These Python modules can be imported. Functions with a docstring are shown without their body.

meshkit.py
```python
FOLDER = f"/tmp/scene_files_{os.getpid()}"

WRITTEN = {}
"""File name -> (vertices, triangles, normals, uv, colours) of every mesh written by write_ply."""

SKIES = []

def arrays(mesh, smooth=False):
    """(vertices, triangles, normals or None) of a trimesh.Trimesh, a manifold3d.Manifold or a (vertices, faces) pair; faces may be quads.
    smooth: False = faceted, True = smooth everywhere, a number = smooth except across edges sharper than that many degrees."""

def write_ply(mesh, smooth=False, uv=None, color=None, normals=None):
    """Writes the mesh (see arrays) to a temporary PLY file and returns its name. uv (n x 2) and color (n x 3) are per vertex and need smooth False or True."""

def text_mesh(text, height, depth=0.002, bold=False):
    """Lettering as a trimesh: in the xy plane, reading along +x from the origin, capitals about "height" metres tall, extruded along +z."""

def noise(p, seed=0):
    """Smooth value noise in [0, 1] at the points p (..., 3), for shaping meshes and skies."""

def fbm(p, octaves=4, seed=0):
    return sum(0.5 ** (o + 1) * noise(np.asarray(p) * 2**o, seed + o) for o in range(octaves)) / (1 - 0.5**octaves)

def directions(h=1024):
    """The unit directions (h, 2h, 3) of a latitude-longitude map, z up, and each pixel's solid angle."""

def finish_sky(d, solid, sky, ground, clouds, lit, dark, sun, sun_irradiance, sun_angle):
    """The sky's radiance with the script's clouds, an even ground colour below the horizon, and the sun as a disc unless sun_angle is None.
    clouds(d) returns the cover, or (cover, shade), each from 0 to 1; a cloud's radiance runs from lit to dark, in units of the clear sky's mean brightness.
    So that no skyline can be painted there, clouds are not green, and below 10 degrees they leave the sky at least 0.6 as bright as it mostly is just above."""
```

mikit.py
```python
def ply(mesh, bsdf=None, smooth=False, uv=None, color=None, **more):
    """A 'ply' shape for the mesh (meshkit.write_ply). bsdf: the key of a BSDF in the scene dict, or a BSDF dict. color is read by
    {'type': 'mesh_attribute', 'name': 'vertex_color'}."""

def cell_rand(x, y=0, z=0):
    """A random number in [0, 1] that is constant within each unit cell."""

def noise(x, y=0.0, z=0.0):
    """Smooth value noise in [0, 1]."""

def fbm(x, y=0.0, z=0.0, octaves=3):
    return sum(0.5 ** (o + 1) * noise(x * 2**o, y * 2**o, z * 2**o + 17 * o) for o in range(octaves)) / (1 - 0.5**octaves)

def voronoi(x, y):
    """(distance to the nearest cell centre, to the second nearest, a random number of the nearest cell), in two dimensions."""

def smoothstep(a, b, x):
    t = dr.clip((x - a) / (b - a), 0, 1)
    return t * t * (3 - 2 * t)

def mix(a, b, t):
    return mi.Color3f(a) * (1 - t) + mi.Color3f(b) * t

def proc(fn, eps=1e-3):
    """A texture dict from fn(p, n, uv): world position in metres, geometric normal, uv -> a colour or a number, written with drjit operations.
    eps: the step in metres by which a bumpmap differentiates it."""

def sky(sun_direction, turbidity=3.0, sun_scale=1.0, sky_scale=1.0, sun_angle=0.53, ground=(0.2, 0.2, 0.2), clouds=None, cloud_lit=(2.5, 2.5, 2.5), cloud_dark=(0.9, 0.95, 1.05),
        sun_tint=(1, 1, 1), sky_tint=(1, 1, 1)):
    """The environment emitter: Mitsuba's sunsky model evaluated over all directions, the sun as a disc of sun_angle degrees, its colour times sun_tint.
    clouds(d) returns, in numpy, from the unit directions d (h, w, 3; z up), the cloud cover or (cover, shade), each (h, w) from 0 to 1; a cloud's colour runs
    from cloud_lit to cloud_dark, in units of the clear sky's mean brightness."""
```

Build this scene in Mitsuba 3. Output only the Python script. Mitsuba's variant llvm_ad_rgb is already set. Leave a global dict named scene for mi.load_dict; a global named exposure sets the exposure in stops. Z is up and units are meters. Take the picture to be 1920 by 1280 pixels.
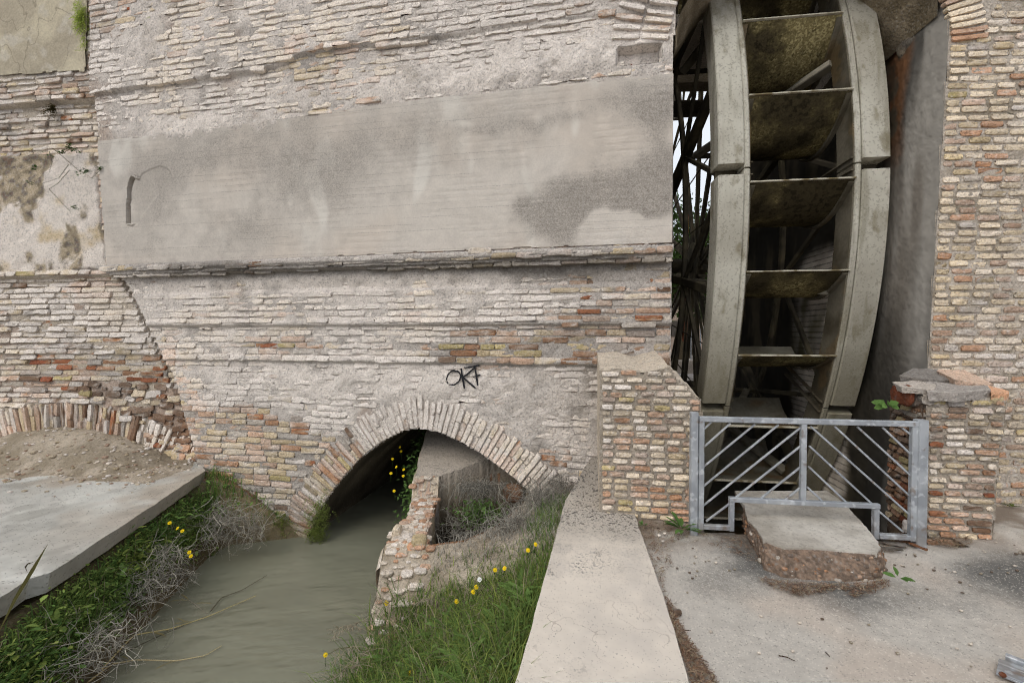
import math, numpy as np, trimesh, mitsuba as mi, drjit as dr, mikit, meshkit
from shapely.geometry import Polygon, LineString, Point
from shapely.ops import unary_union
from shapely import contains_xy
from scipy.spatial import cKDTree
T = mi.ScalarTransform4f
scene, labels = {}, {}
rng = np.random.default_rng(11)

# ------------------------------------------------------------------ camera, sky, exposure
EYE, F, PITCH = 1.65, 830.0, math.radians(1.2)          # F: focal length in pixels of a 1920 wide picture
scene['camera'] = {'type': 'perspective', 'fov': math.degrees(2 * math.atan(960 / F)), 'fov_axis': 'x', 'near_clip': 0.05, 'far_clip': 400.0,
                   'to_world': T().look_at(origin=[0, 0, EYE], target=[0, math.cos(PITCH), EYE - math.sin(PITCH)], up=[0, 0, 1])}
scene['sky'] = mikit.sky((-0.45, -0.62, 0.72), turbidity=3, sun_scale=0.28, sun_angle=38, clouds=lambda d: 1.0,
                         cloud_lit=(2.36, 2.5, 2.70), cloud_dark=(2.3, 2.4, 2.5), sun_tint=(0.88, 1.0, 1.2))
exposure = 2.05

# ------------------------------------------------------------------ measuring helpers
def ray(px, py):
    a, b = (px - 960) / F, (640 - py) / F
    c, s = math.cos(PITCH), math.sin(PITCH)
    return np.array([a, c + b * s, -s + b * c])
def atz(px, py, z):
    r = ray(px, py); return np.array([0, 0, EYE]) + r * ((z - EYE) / r[2])
def aty(px, py, y):
    r = ray(px, py); return np.array([0, 0, EYE]) + r * (y / r[1])

class Frame:
    """an upright plane: u metres along it from p, z up, o metres out of it towards the viewer's side"""
    def __init__(self, p, d):
        self.p = np.array(p, float); self.t = np.array(d, float) / np.hypot(*d)
        self.n = np.array([self.t[1], -self.t[0]])
    def P(self, u, z, o=0.0):
        u, z, o = np.broadcast_arrays(np.asarray(u, float), z, o)
        return np.stack([self.p[0] + self.t[0] * u + self.n[0] * o, self.p[1] + self.t[1] * u + self.n[1] * o, z], -1)
    def at(self, px, py):
        r = ray(px, py); k = (self.p @ self.n) / (r[:2] @ self.n)
        q = np.array([0, 0, EYE]) + r * k
        return float((q[:2] - self.p) @ self.t), float(q[2])
    def pts(self, L): return [self.at(*q) for q in L]
    def blobs(self, L):
        out = []
        for px, py, rx, ry, a in L:
            u, z = self.at(px, py); u1, _ = self.at(px + rx, py); _, z1 = self.at(px, py - ry)
            out.append((u, z, abs(u1 - u), abs(z1 - z), a))
        return out
def bl(B, x, y):
    s = 0.0
    for a, b, ra, rb, w in B:
        s = s + w * np.exp(-((x - a) / ra) ** 2 - ((y - b) / rb) ** 2)
    return s
def dbl(B, x, y):
    s = 0.0
    for a, b, ra, rb, w in B:
        s = s + w * dr.exp(-dr.square((x - a) / ra) - dr.square((y - b) / rb))
    return s
def lin(r, g, b):
    c = np.array([r, g, b]) / 255.0
    return np.where(c < 0.04045, c / 12.92, ((c + 0.055) / 1.055) ** 2.4)
def fb(x, y, s, octaves=3, seed=0):
    x, y = np.broadcast_arrays(np.asarray(x, float), y)
    return meshkit.fbm(np.stack([x * s, y * s, x * 0 + 3.3], -1), octaves, seed)
def sst(a, b, x):
    t = np.clip((x - a) / (b - a), 0, 1); return t * t * (3 - 2 * t)

class Bag:
    def __init__(self): self.V, self.F, self.C, self.n = [], [], [], 0
    def add(self, V, Fc, C=(0.3, 0.3, 0.3)):
        V = np.asarray(V, float).reshape(-1, 3); Fc = np.asarray(Fc, int)
        if Fc.shape[1] == 4: Fc = np.vstack([Fc[:, [0, 1, 2]], Fc[:, [0, 2, 3]]])
        self.V.append(V); self.F.append(Fc + self.n); self.C.append(np.broadcast_to(np.asarray(C, float), V.shape)); self.n += len(V)
    def mesh(self): return np.vstack(self.V), np.vstack(self.F), np.vstack(self.C)

def numbered(key):
    if key not in scene and not any(k.startswith(key + '__') for k in scene): return key
    i = 1
    while f'{key}_{i:03d}' in scene or any(k.startswith(f'{key}_{i:03d}__') for k in scene): i += 1
    return f'{key}_{i:03d}'
_count = {}
def part(holder, name, shape):
    base = f'{holder}__{name}'; i = _count.get(base, 0); _count[base] = i + 1
    k = base if i == 0 else f'{base}_{i:03d}'
    scene[k] = shape; return k
def tag(key, label, cat=None, group=None, kind=None):
    d = {'label': label}
    if cat: d['category'] = cat
    if group: d['group'] = group
    if kind: d['kind'] = kind
    labels[key] = d
def struct(key): labels[key] = {'kind': 'structure'}
# Colours travel in the uv of the vertices: u = brightness (green channel), v = a place on a curve of chroma (red/green, blue/green)
CURVES = {'masonry': np.array([(-1, 1.20, .42), (-.5, 1.27, .64), (0, 1.11, .91), (.2, 1.42, .74), (.5, 1.95, .54), (1, 2.95, .56)]),
          'leaf': np.array([(-.4, 1.05, .90), (0, 1.16, .74), (.25, 1.2, .45), (.5, .86, .26), (1, .46, .30)])}
CURVES['earth'] = CURVES['masonry']
def encode(C, mat):
    k = CURVES[mat]; C = np.asarray(C, float); t = np.linspace(k[0, 0], k[-1, 0], 101)
    q = np.log(np.stack([np.interp(t, k[:, 0], k[:, 1]), np.interp(t, k[:, 0], k[:, 2])], 1)); c = np.log(np.maximum(C[:, [0, 2]], 1e-4) / np.maximum(C[:, 1:2], 1e-4))
    i = cKDTree(q).query(c)[1]; e = np.exp(q[i])
    lum = (C @ [.2126, .7152, .0722]) / (e[:, 0] * .2126 + .7152 + e[:, 1] * .0722)
    return np.stack([lum, t[i]], 1)
def ply_c(mesh, mat, smooth, color):
    """mikit.ply with a colour per vertex and, where smooth is an angle, creases"""
    V, Fc = mesh; color = np.broadcast_to(color, np.asarray(V).shape)
    if smooth is not True and smooth:
        V2, F2, _ = meshkit.arrays((V, Fc), smooth)
        color = color[cKDTree(V).query(V2)[1]]; V, Fc, smooth = V2, F2, True
    return mikit.ply((V, Fc), mat, smooth=smooth, uv=encode(color, mat))
def put(bag, mat, smooth=False, color=True):
    V, Fc, C = bag.mesh()
    if color: return ply_c((V, Fc), mat, smooth, C)
    return mikit.ply((V, Fc), mat, smooth=smooth)

def box_between(p, q, w, h, up=(0, 0, 1)):
    """a bar of w (sideways) by h from p to q, with fine chamfers"""
    p, q, up = (np.asarray(v, float) for v in (p, q, up))
    d = q - p; L = np.linalg.norm(d); d /= L
    s = np.cross(d, up); s /= np.linalg.norm(s); v = np.cross(s, d)
    c = min(w, h) * 0.12
    ring = np.array([(-w / 2 + c, -h / 2), (w / 2 - c, -h / 2), (w / 2, -h / 2 + c), (w / 2, h / 2 - c), (w / 2 - c, h / 2), (-w / 2 + c, h / 2), (-w / 2, h / 2 - c), (-w / 2, -h / 2 + c)])
    A = p + ring[:, :1] * s + ring[:, 1:] * v; B = A + d * L
    Fc = []
    for i in range(8):
        j = (i + 1) % 8; Fc += [(i, j, j + 8), (i, j + 8, i + 8)]
    for i in range(1, 7): Fc += [(0, i + 1, i), (8, 8 + i, 9 + i)]
    return np.vstack([A, B]), np.array(Fc)
def tube(path, r0, r1=None, n=5):
    path = np.asarray(path, float); m = len(path); r1 = r0 if r1 is None else r1
    tan = np.gradient(path, axis=0); tan /= np.maximum(np.linalg.norm(tan, axis=1, keepdims=True), 1e-9)
    ref = np.array([0.31, 0.22, 0.93]); s = np.cross(tan, ref); s /= np.maximum(np.linalg.norm(s, axis=1, keepdims=True), 1e-9); v = np.cross(tan, s)
    a = np.arange(n) / n * 2 * np.pi; rad = np.linspace(r0, r1, m)[:, None, None]
    V = path[:, None] + rad * (np.cos(a)[None, :, None] * s[:, None] + np.sin(a)[None, :, None] * v[:, None])
    Fc = []
    for i in range(m - 1):
        for j in range(n):
            k = (j + 1) % n; Fc.append((i * n + j, i * n + k, (i + 1) * n + k, (i + 1) * n + j))
    return V.reshape(-1, 3), np.array(Fc)
def grid_faces(keep):
    """quads of a vertex grid (rows, cols); keep (rows-1, cols-1) says which"""
    r, c = keep.shape; i, j = np.nonzero(keep); a = i * (c + 1) + j
    return np.stack([a, a + 1, a + c + 2, a + c + 1], 1)
def lump(center, size, seed, sub=2, amp=0.22, fr=2.2):
    m = trimesh.creation.icosphere(subdivisions=sub); v = np.array(m.vertices)
    n = meshkit.fbm(v * fr * 0.5 + seed * 7.13 + 50, 3) - 0.5
    v = v * (1 + amp * 2 * n[:, None]); v = np.sign(v) * np.abs(v) ** 0.68
    return v * np.asarray(size) + np.asarray(center), np.array(m.faces)

# ------------------------------------------------------------------ materials
def N(x, y=0.0, z=0.0):
    """smooth value noise in [0, 1], written to compile quickly"""
    x, y, z = (mi.Float(v) for v in (x, y, z))
    p = [.36 * x + .48 * y - .8 * z, .6 * y - .8 * x, .48 * x * 1.0 + .64 * y * 1.0 + .6 * z]
    i = [dr.floor(v) for v in p]; t = [v - a for v, a in zip(p, i)]; t = [v * v * (3 - 2 * v) for v in t]
    a, b, c = (mi.UInt32(mi.Int32(v) + 100000) for v in i)
    base = a * 374761393 + b * 668265263 + c * 2147483647
    def hsh(k):
        h = base + k; h = (h ^ (h >> 13)) * 1274126177; h = (h ^ (h >> 15)) * 2246822519
        return mi.Float((h >> 8) & 0xFFFF)
    def ex(k): return dr.lerp(hsh(k), hsh((k + 374761393) & 0xFFFFFFFF), t[0])
    def ey(k): return dr.lerp(ex(k), ex((k + 668265263) & 0xFFFFFFFF), t[1])
    return dr.lerp(ey(0), ey(2147483647), t[2]) / 65535.0
def FB(x, y=0.0, z=0.0, octaves=3):
    x, y, z = (mi.Float(v) for v in (x, y, z))
    st = (mi.UInt32(0), x, y, z, mi.Float(0.5), mi.Float(0))
    st = dr.while_loop(st, lambda k, x, y, z, a, s: k < octaves, lambda k, x, y, z, a, s: (k + 1, x * 2, y * 2, z * 2 + 17, a * 0.5, s + a * N(x, y, z)))
    return st[5] / (1 - 0.5 ** octaves)
def diff(c): return {'type': 'diffuse', 'reflectance': c if isinstance(c, dict) else {'type': 'rgb', 'value': list(map(float, c))}}
def decode(mat, uv):
    k = CURVES[mat]; r, b = mi.Float(k[0, 1]), mi.Float(k[0, 2])
    for (t0, r0, b0), (t1, r1, b1) in zip(k[:-1], k[1:]):
        w = dr.clip((uv.y - t0) / (t1 - t0), 0, 1); r += w * (r1 - r0); b += w * (b1 - b0)
    return mi.Color3f(uv.x * r, uv.x, uv.x * b)
def grain_mat(key, dark, lightc, scale, amt, bump, bs):
    def fn(p, n, uv):
        g = FB(p.x * scale, p.y * scale, p.z * scale, 2)
        c = decode(key, uv)
        c = c * (.80 + .40 * N(p.x * 105, p.y * 105, p.z * 105))
        c = MX(c, mi.Color3f(lightc) * dr.minimum(uv.x * 2.2 + .1, 1), amt * 0.7 * SS(0.42, 0.18, g))
        return MX(c, mi.Color3f(dark) * dr.minimum(uv.x * 3 + .2, 1), amt * .8 * SS(0.52, 0.90, g))
    scene[key] = {'type': 'twosided', 'bsdf': {'type': 'bumpmap', 'scale': bump, 'arbitrary': mikit.proc(lambda p, n, uv: FB(p.x * bs, p.y * bs, p.z * bs, 2), eps=0.004), 'bsdf': diff(mikit.proc(fn))}}
def leaf_fn(p, n, uv): return decode('leaf', uv)
def proc_mat(key, fn, rough=0.85, bump=None, bs=None, eps=0.003, metallic=0.0, spec=0.3):
    b = {'type': 'principled', 'base_color': mikit.proc(fn), 'roughness': rough, 'metallic': metallic, 'specular': spec} if metallic or rough < 0.7 else diff(mikit.proc(fn))
    if bump:
        b = {'type': 'bumpmap', 'scale': bump, 'arbitrary': mikit.proc(bs, eps=eps), 'bsdf': b}
    scene[key] = {'type': 'twosided', 'bsdf': b}
SS, MX = mikit.smoothstep, mikit.mix

grain_mat('masonry', (0.10, 0.09, 0.08), (0.66, 0.63, 0.60), 70.0, 0.70, 0.013, 64.0)
grain_mat('earth', (0.06, 0.05, 0.04), (0.42, 0.38, 0.33), 62.0, 0.6, 0.014, 50.0)
scene['leaf'] = {'type': 'principledthin', 'base_color': mikit.proc(leaf_fn), 'roughness': 0.55, 'spec_trans': 0.0, 'diff_trans': 0.7, 'eta': 1.35}
scene['black_paint'] = {'type': 'twosided', 'bsdf': diff((0.028, 0.028, 0.032))}
def L(*c): return [float(v) for v in lin(*c)]
def bump3(k): return lambda p, n, uv: FB(p.x * k, p.y * k, p.z * k, 3)

# ------------------------------------------------------------------ the planes of the place
MAIN = Frame((1.676, 4.665), (1, -0.2))
LEFT = Frame((-5.63, 6.22), (1, -0.12))
RIGHT = Frame((3.886, 4.111), (1, -0.05))
PIER_L = Frame((0.79, 3.954), (1, -0.149))
PIER_R = Frame((3.345, 3.590), (1, -0.136))
PIER_RS = Frame((3.52, 4.10), (-0.175, -0.51))          # its side that faces the wheel
GATE = Frame((1.491, 3.596), (1.629, -0.209))
WATER_Z, SLAB_Z = -0.92, -0.12

# ------------------------------------------------------------------ bricks
_nu, _nv = 4, 3
_gu, _gv = np.meshgrid(np.linspace(-1, 1, _nu), np.linspace(-1, 1, _nv))
_gu, _gv = _gu.ravel(), _gv.ravel()
_ring = [0, 1, 2, 3, 7, 11, 10, 9, 8, 4]
_ru, _rv = _gu[_ring], _gv[_ring]
_tu, _tv = np.concatenate([_gu * 0.94, _ru, _ru * 0.98]), np.concatenate([_gv * 0.85, _rv, _rv * 0.98])
_to = np.concatenate([np.zeros(12), np.ones(10), np.full(10, 2.0)])
_bf = []
for r in range(_nv - 1):
    for c in range(_nu - 1):
        a = r * _nu + c; _bf += [(a, a + 1, a + _nu + 1), (a, a + _nu + 1, a + _nu)]
for i in range(10):
    j = (i + 1) % 10
    A, B, C0, D = _ring[i], _ring[j], 12 + i, 12 + j
    _bf += [(C0, D, B), (C0, B, A), (C0 + 10, D + 10, D), (C0 + 10, D, C0)]
_bf = np.array(_bf)
def brick(fr, u, z, ang, Ln, h, out, deep=0.05, rough=0.12, tilt=0.006, rnd=0.10):
    """vertices of one worn brick: (u, z) its centre, out its face's distance from the plane"""
    a, b = Ln / 2, h / 2
    x, y = _tu * a, _tv * b
    corner = (np.abs(_tu) > 0.95) & (np.abs(_tv) > 0.9)
    x = np.where(corner, x * (1 - rnd * h / Ln * 2.5), x); y = np.where(corner, y * (1 - rnd), y)
    jit = rng.normal(0, rough * b, 12 + 10)
    j = np.concatenate([jit[:12] * 0.5, jit[12:], jit[12:]])
    y = y + j * 0.7 * np.where(np.abs(_tv) > 0.3, 1, 0.4); x = x + np.concatenate([rng.normal(0, rough * b, 22), np.zeros(10)]) * 0.8
    o = np.where(_to == 0, out + rng.normal(0, 0.0045, 32) - tilt * _tv, np.where(_to == 1, out - 0.35 * min(0.018, b * 0.6) - tilt * _tv * 1.2, out - deep))
    c, s = math.cos(ang), math.sin(ang)
    return fr.P(u + x * c - y * s, z + x * s + y * c, o), (u + x * c - y * s, z + x * s + y * c)

WHITE = lin(220, 214, 206)
def brick_color(tone, uz, lime, seed=0):
    n = fb(uz[0], uz[1], 22, 3, seed); n2 = fb(uz[0], uz[1], 60, 2, seed + 5)
    w = sst(0.62, 0.40, n + 0.22 - 0.55 * lime)[:, None] if lime > 0 else np.zeros((len(n), 1))
    w = np.clip(w * (0.4 + 0.6 * lime), 0, 1)
    wm = (fb(uz[0], uz[1], 1.1, 3, 55) - .5)[:, None] * np.array([.42, -.06, -.42]) + (fb(uz[0], uz[1], .5, 2, 56) - .45)[:, None] * .35
    return (tone * (1 - w) + WHITE * w) * (0.82 + 0.36 * n2)[:, None] * (1 + wm) * rng.uniform(.93, 1.07)

class BrickSet:
    """bricks of one wall: the largest become parts of their own, the rest one part of kind stuff"""
    def __init__(self, holder, limit=300): self.holder, self.limit, self.items = holder, limit, []
    def add(self, V, C, name='brick'):
        self.items.append((V, C, name))
    def finish(self, name='brick', rest='small_bricks'):
        def seen(V):
            d = np.linalg.norm(V.mean(0) - [0, 0, EYE]); e = V.max(0) - V.min(0)
            q = V.mean(0); px = abs(q[0] / q[1]) * F; py = abs((q[2] - EYE) / q[1] * F)
            return np.hypot(e[0], e[1]) * e[2] / d ** 2 * (1.0 if px < 950 and py < 640 else 0.001)
        it = sorted(self.items, key=lambda i: -seen(i[0]))
        for V, C, nm in it[:self.limit]:
            part(self.holder, name, ply_c((V, _bf), 'masonry', True, C))
        if it[self.limit:]:
            b = Bag()
            for V, C, nm in it[self.limit:]: b.add(V, _bf, C)
            k = part(self.holder, rest, put(b, 'masonry', True)); labels[k] = {'kind': 'stuff'}

def rows(fr, region, z0, z1, pitch, length, hfrac, fn, tiltrow=0.0, gap=0.012, z_jit=0.004, u_range=(-9, 5), wav=0.012):
    """courses of bricks over a region (shapely, in u, z); fn(u, z, L) -> None or dict(out, tone, lime, ...)"""
    k = 0; z = z0
    while z < z1:
        line = LineString([(u_range[0], z + tiltrow * u_range[0]), (u_range[1], z + tiltrow * u_range[1])])
        got = region.intersection(line)
        for seg in getattr(got, 'geoms', [got]):
            if seg.is_empty or seg.length < 0.03: continue
            a, b = seg.coords[0][0], seg.coords[-1][0]
            u = min(a, b); e = max(a, b)
            u += 0
            first = True
            while u < e - 0.02:
                Ln = rng.uniform(*length) * (rng.uniform(0.5, 1) if first else 1); first = False
                if e - u - Ln < 0.06: Ln = e - u
                w = max(Ln - gap * rng.uniform(0.6, 1.8), 0.02)
                uc = u + Ln / 2; zz = z + tiltrow * uc + rng.normal(0, z_jit) + wav * (float(fb(uc, z * 2.5, .55, 2, 777)) - .5) * 2
                yield u + Ln / 2, zz, w, pitch * hfrac * rng.uniform(0.86, 1.1)
                u += Ln
        z += pitch; k += 1
def wall_sheet(fr, u0, u1, z0, z1, step, off, col, keep=None):
    us, zs = np.arange(u0, u1 + step, step), np.arange(z0, z1 + step, step)
    U, Z = np.meshgrid(us, zs)
    V = fr.P(U, Z, off(U, Z)).reshape(-1, 3)
    k = np.ones((len(zs) - 1, len(us) - 1), bool)
    if keep is not None: k = keep((U[:-1, :-1] + U[1:, 1:]) / 2, (Z[:-1, :-1] + Z[1:, 1:]) / 2)
    return V, grid_faces(k), col(U, Z).reshape(-1, 3)
def prune(V, Fc, C):
    used = np.unique(Fc); m = np.zeros(len(V), int); m[used] = np.arange(len(used))
    return V[used], m[Fc], C[used]
def mix3(a, b, t): return np.asarray(a) * (1 - t[..., None]) + np.asarray(b) * t[..., None]

RED = [lin(160, 98, 76), lin(172, 112, 86), lin(148, 84, 64), lin(182, 128, 100)]
BUFF = [lin(196, 172, 138), lin(205, 184, 152), lin(188, 160, 128), lin(200, 170, 130)]
GREY = [lin(176, 166, 154), lin(190, 180, 168), lin(166, 152, 140)]
BROWN = [lin(128, 96, 74), lin(142, 112, 88), lin(116, 90, 72)]
YELL = [lin(188, 172, 116), lin(178, 160, 104), lin(196, 184, 140)]
PINK = [lin(194, 160, 142), lin(186, 148, 130), lin(204, 172, 154)]
def pick(*pal):
    w = np.array([max(p[1], 0) + 1e-6 for p in pal]); g = pal[rng.choice(len(pal), p=w / w.sum())][0]
    c = g[rng.integers(len(g))]; return (c @ [.2126, .7152, .0722] * .18 + c * .82) * rng.uniform(0.84, 1.14)

# ================================================================== MAIN WALL
zM = lambda px, py: MAIN.at(px, py)[1]
up_pts = MAIN.pts([(100, 184), (180, 178), (237, 172), (480, 137), (525, 125), (560, 110), (647, 87), (717, 90), (857, 67), (960, 52), (1100, 35), (1262, 20)])
up_u, up_z = np.array(up_pts).T
left_edge = MAIN.pts([(176, -60), (178, 100), (176, 170), (186, 260), (198, 505), (232, 522), (262, 565), (290, 625), (308, 665), (330, 715), (345, 775), (362, 830), (372, 880), (372, 1100)])
spring_u, spring_z = MAIN.at(1262, 92)
JD = np.array([0.1256, 0.992])                          # the direction the slot runs in
slot_w = float((RIGHT.p - MAIN.p) @ MAIN.t) + 0.07      # width of the wheel's opening along the facade
arc = [(slot_w / 2 - slot_w / 2 * math.cos(t), spring_z + slot_w / 2 * 0.98 * math.sin(t)) for t in np.linspace(0, math.pi, 25)]
wall_poly = Polygon(left_edge + [(0, -1.3), (0, spring_z)] + arc[1:13] + [(slot_w / 2, 8.6)] + [(left_edge[0][0], 8.6)])
arch_in = MAIN.pts([(577, 1040), (579, 1003), (588, 985), (600, 957), (618, 930), (640, 900), (678, 857), (720, 826), (757, 807), (785, 802), (830, 812), (870, 831), (905, 852), (940, 877), (975, 905), (1003, 930), (1030, 960)])
ai = LineString(arch_in)
hole = Polygon(arch_in + [(arch_in[-1][0], -1.5), (arch_in[0][0], -1.5)])
vou_len = 0.40
ring_poly = hole.buffer(vou_len, join_style=1).difference(hole)
ring_poly = ring_poly.intersection(Polygon([(-9, -1.15), (2, -1.15), (2, 3), (-9, 3)]))
panel_poly = Polygon(MAIN.pts([(186, 266), (300, 254), (470, 232), (760, 192), (1000, 166), (1262, 141), (1262, 456), (1000, 464), (800, 472), (600, 482), (400, 492), (202, 500)]))
pz_bot = 2.555
lime_b = MAIN.blobs([(620, 560, 330, 50, .5), (560, 720, 200, 30, .3), (300, 100, 160, 60, .2), (900, 110, 250, 60, .2), (700, 60, 700, 140, .22), (640, 575, 420, 60, 0.9), (700, 715, 360, 40, 0.9), (760, 770, 300, 50, 0.55), (420, 650, 110, 60, .6), (450, 80, 300, 90, 0.75), (960, 110, 330, 60, 0.85), (800, 20, 400, 30, 0.7), (330, 225, 140, 50, .5), (900, 790, 180, 60, .5),
                     (1050, 760, 80, 60, .35), (640, 110, 120, 34, -0.75), (730, 40, 120, 25, -0.45), (1230, 110, 40, 20, -0.6), (1120, 590, 140, 55, -0.45), (470, 850, 130, 90, -0.6), (520, 650, 80, 22, -.6), (1160, 620, 110, 40, -.4), (1080, 530, 150, 20, -.5), (880, 660, 120, 14, -.7), (980, 660, 150, 26, -.6), (280, 140, 60, 50, -.4)])
red_b = MAIN.blobs([(1120, 590, 170, 60, 1.0), (560, 650, 130, 25, 1.1), (850, 640, 130, 16, 0.8), (1100, 690, 60, 20, 1.6), (470, 870, 130, 70, .5), (650, 60, 110, 30, .7), (600, 100, 90, 30, .7), (980, 512, 80, 20, 1), (1200, 70, 80, 45, .5), (1060, 820, 70, 40, .5)])
yel_b = MAIN.blobs([(640, 668, 120, 22, 1.6), (850, 650, 110, 25, 1.3), (1050, 655, 90, 12, 2.5), (500, 690, 60, 14, .8), (560, 940, 40, 60, .5)])
buff_b = MAIN.blobs([(640, 110, 130, 30, 2), (440, 850, 130, 90, 2.0), (880, 50, 40, 25, 2), (260, 220, 60, 40, 1)])
smear_b = MAIN.blobs([(640, 515, 420, 22, 1.2), (900, 145, 300, 30, 0.8), (420, 235, 170, 22, .7), (1100, 110, 120, 30, .6), (760, 720, 300, 30, 0.6), (1150, 515, 90, 22, .6), (1100, 660, 130, 18, .5), (1020, 780, 90, 60, .45), (240, 225, 60, 40, .4), (280, 60, 40, 60, .5), (1140, 830, 40, 60, .6)])
stain_b = MAIN.blobs([(640, 506, 420, 14, .8), (1090, 502, 170, 20, 1.1), (1090, 630, 60, 12, .2), (1000, 760, 90, 60, .18), (380, 500, 130, 14, .5), (1110, 740, 60, 90, .25)])
cav = Polygon(MAIN.pts([(1157, 94), (1238, 91), (1238, 118), (1163, 123)])).bounds
def base_off(u, z):
    o = 0.055 * sst(-0.012, 0.012, z - np.interp(u, up_u, up_z)) * (1 - 0.55 * sst(-3.2, -1.5, u))
    o = o + 0.10 * ((z < pz_bot) & (z > pz_bot - 0.155)) + 0.035 * ((z < pz_bot) & (z > pz_bot - 0.078))
    o = o + 0.034 * ((z < 2.16) & (z > 1.725)) + 0.022 * ((z < 1.80) & (z > 1.725)) + 0.040 * ((z < 1.36) & (z > 1.285)) + 0.010 * ((z < 1.725) & (z > 1.36))
    o = o - 0.11 * ((u > cav[0]) & (u < cav[2]) & (z > cav[1]) & (z < cav[3]))
    return o + 0.05 * (fb(u, z, 0.8, 2, 3) - 0.5) + 0.02 * (fb(u, z, 3, 2, 4) - 0.5)
def lime_of(u, z): return np.clip(bl(lime_b, u, z) + 0.42, 0, 1)
def mortar_off(u, z):
    sm = np.clip(bl(smear_b, u, z), 0, 1.1)
    n = fb(u, z, 9, 3, 8)
    return base_off(u, z) - 0.004 + 0.012 * (n - 0.5) + 0.036 * sm * sst(0.30, 0.62, n + 0.14 * sm) + 0.014 * lime_of(u, z) * sst(.42, .66, fb(u, z, 5.5, 3, 14)) + 0.010 * (fb(u, z, 34, 2, 9) - 0.5)
MORT = lin(160, 153, 145)
def mortar_col(u, z):
    c = mix3(MORT * 0.92, WHITE * 0.93, np.clip(0.05 + 0.9 * lime_of(u, z) * sst(0.15, 0.6, fb(u, z, 5, 4, 12)) + 0.3 * np.clip(bl(smear_b, u, z), 0, 1), 0, 1))
    c = mix3(c, lin(150, 118, 98), 0.45 * sst(0.55, 0.8, fb(u, z, 1.7, 3, 21)))
    c = c * (0.80 + 0.4 * fb(u, z, 16, 3, 13))[..., None]
    st = np.clip(bl(stain_b, u, z) * (0.5 + fb(u, z * 0.4, 6, 3, 31)), 0, 0.75)
    return mix3(c, lin(92, 86, 80), st)
W = 'brick_wall'
slotp_ = Polygon(MAIN.pts([(239, 419), (240, 372), (242, 345), (247, 333), (254, 336), (248, 352), (246, 380), (246, 419)]))
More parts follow.
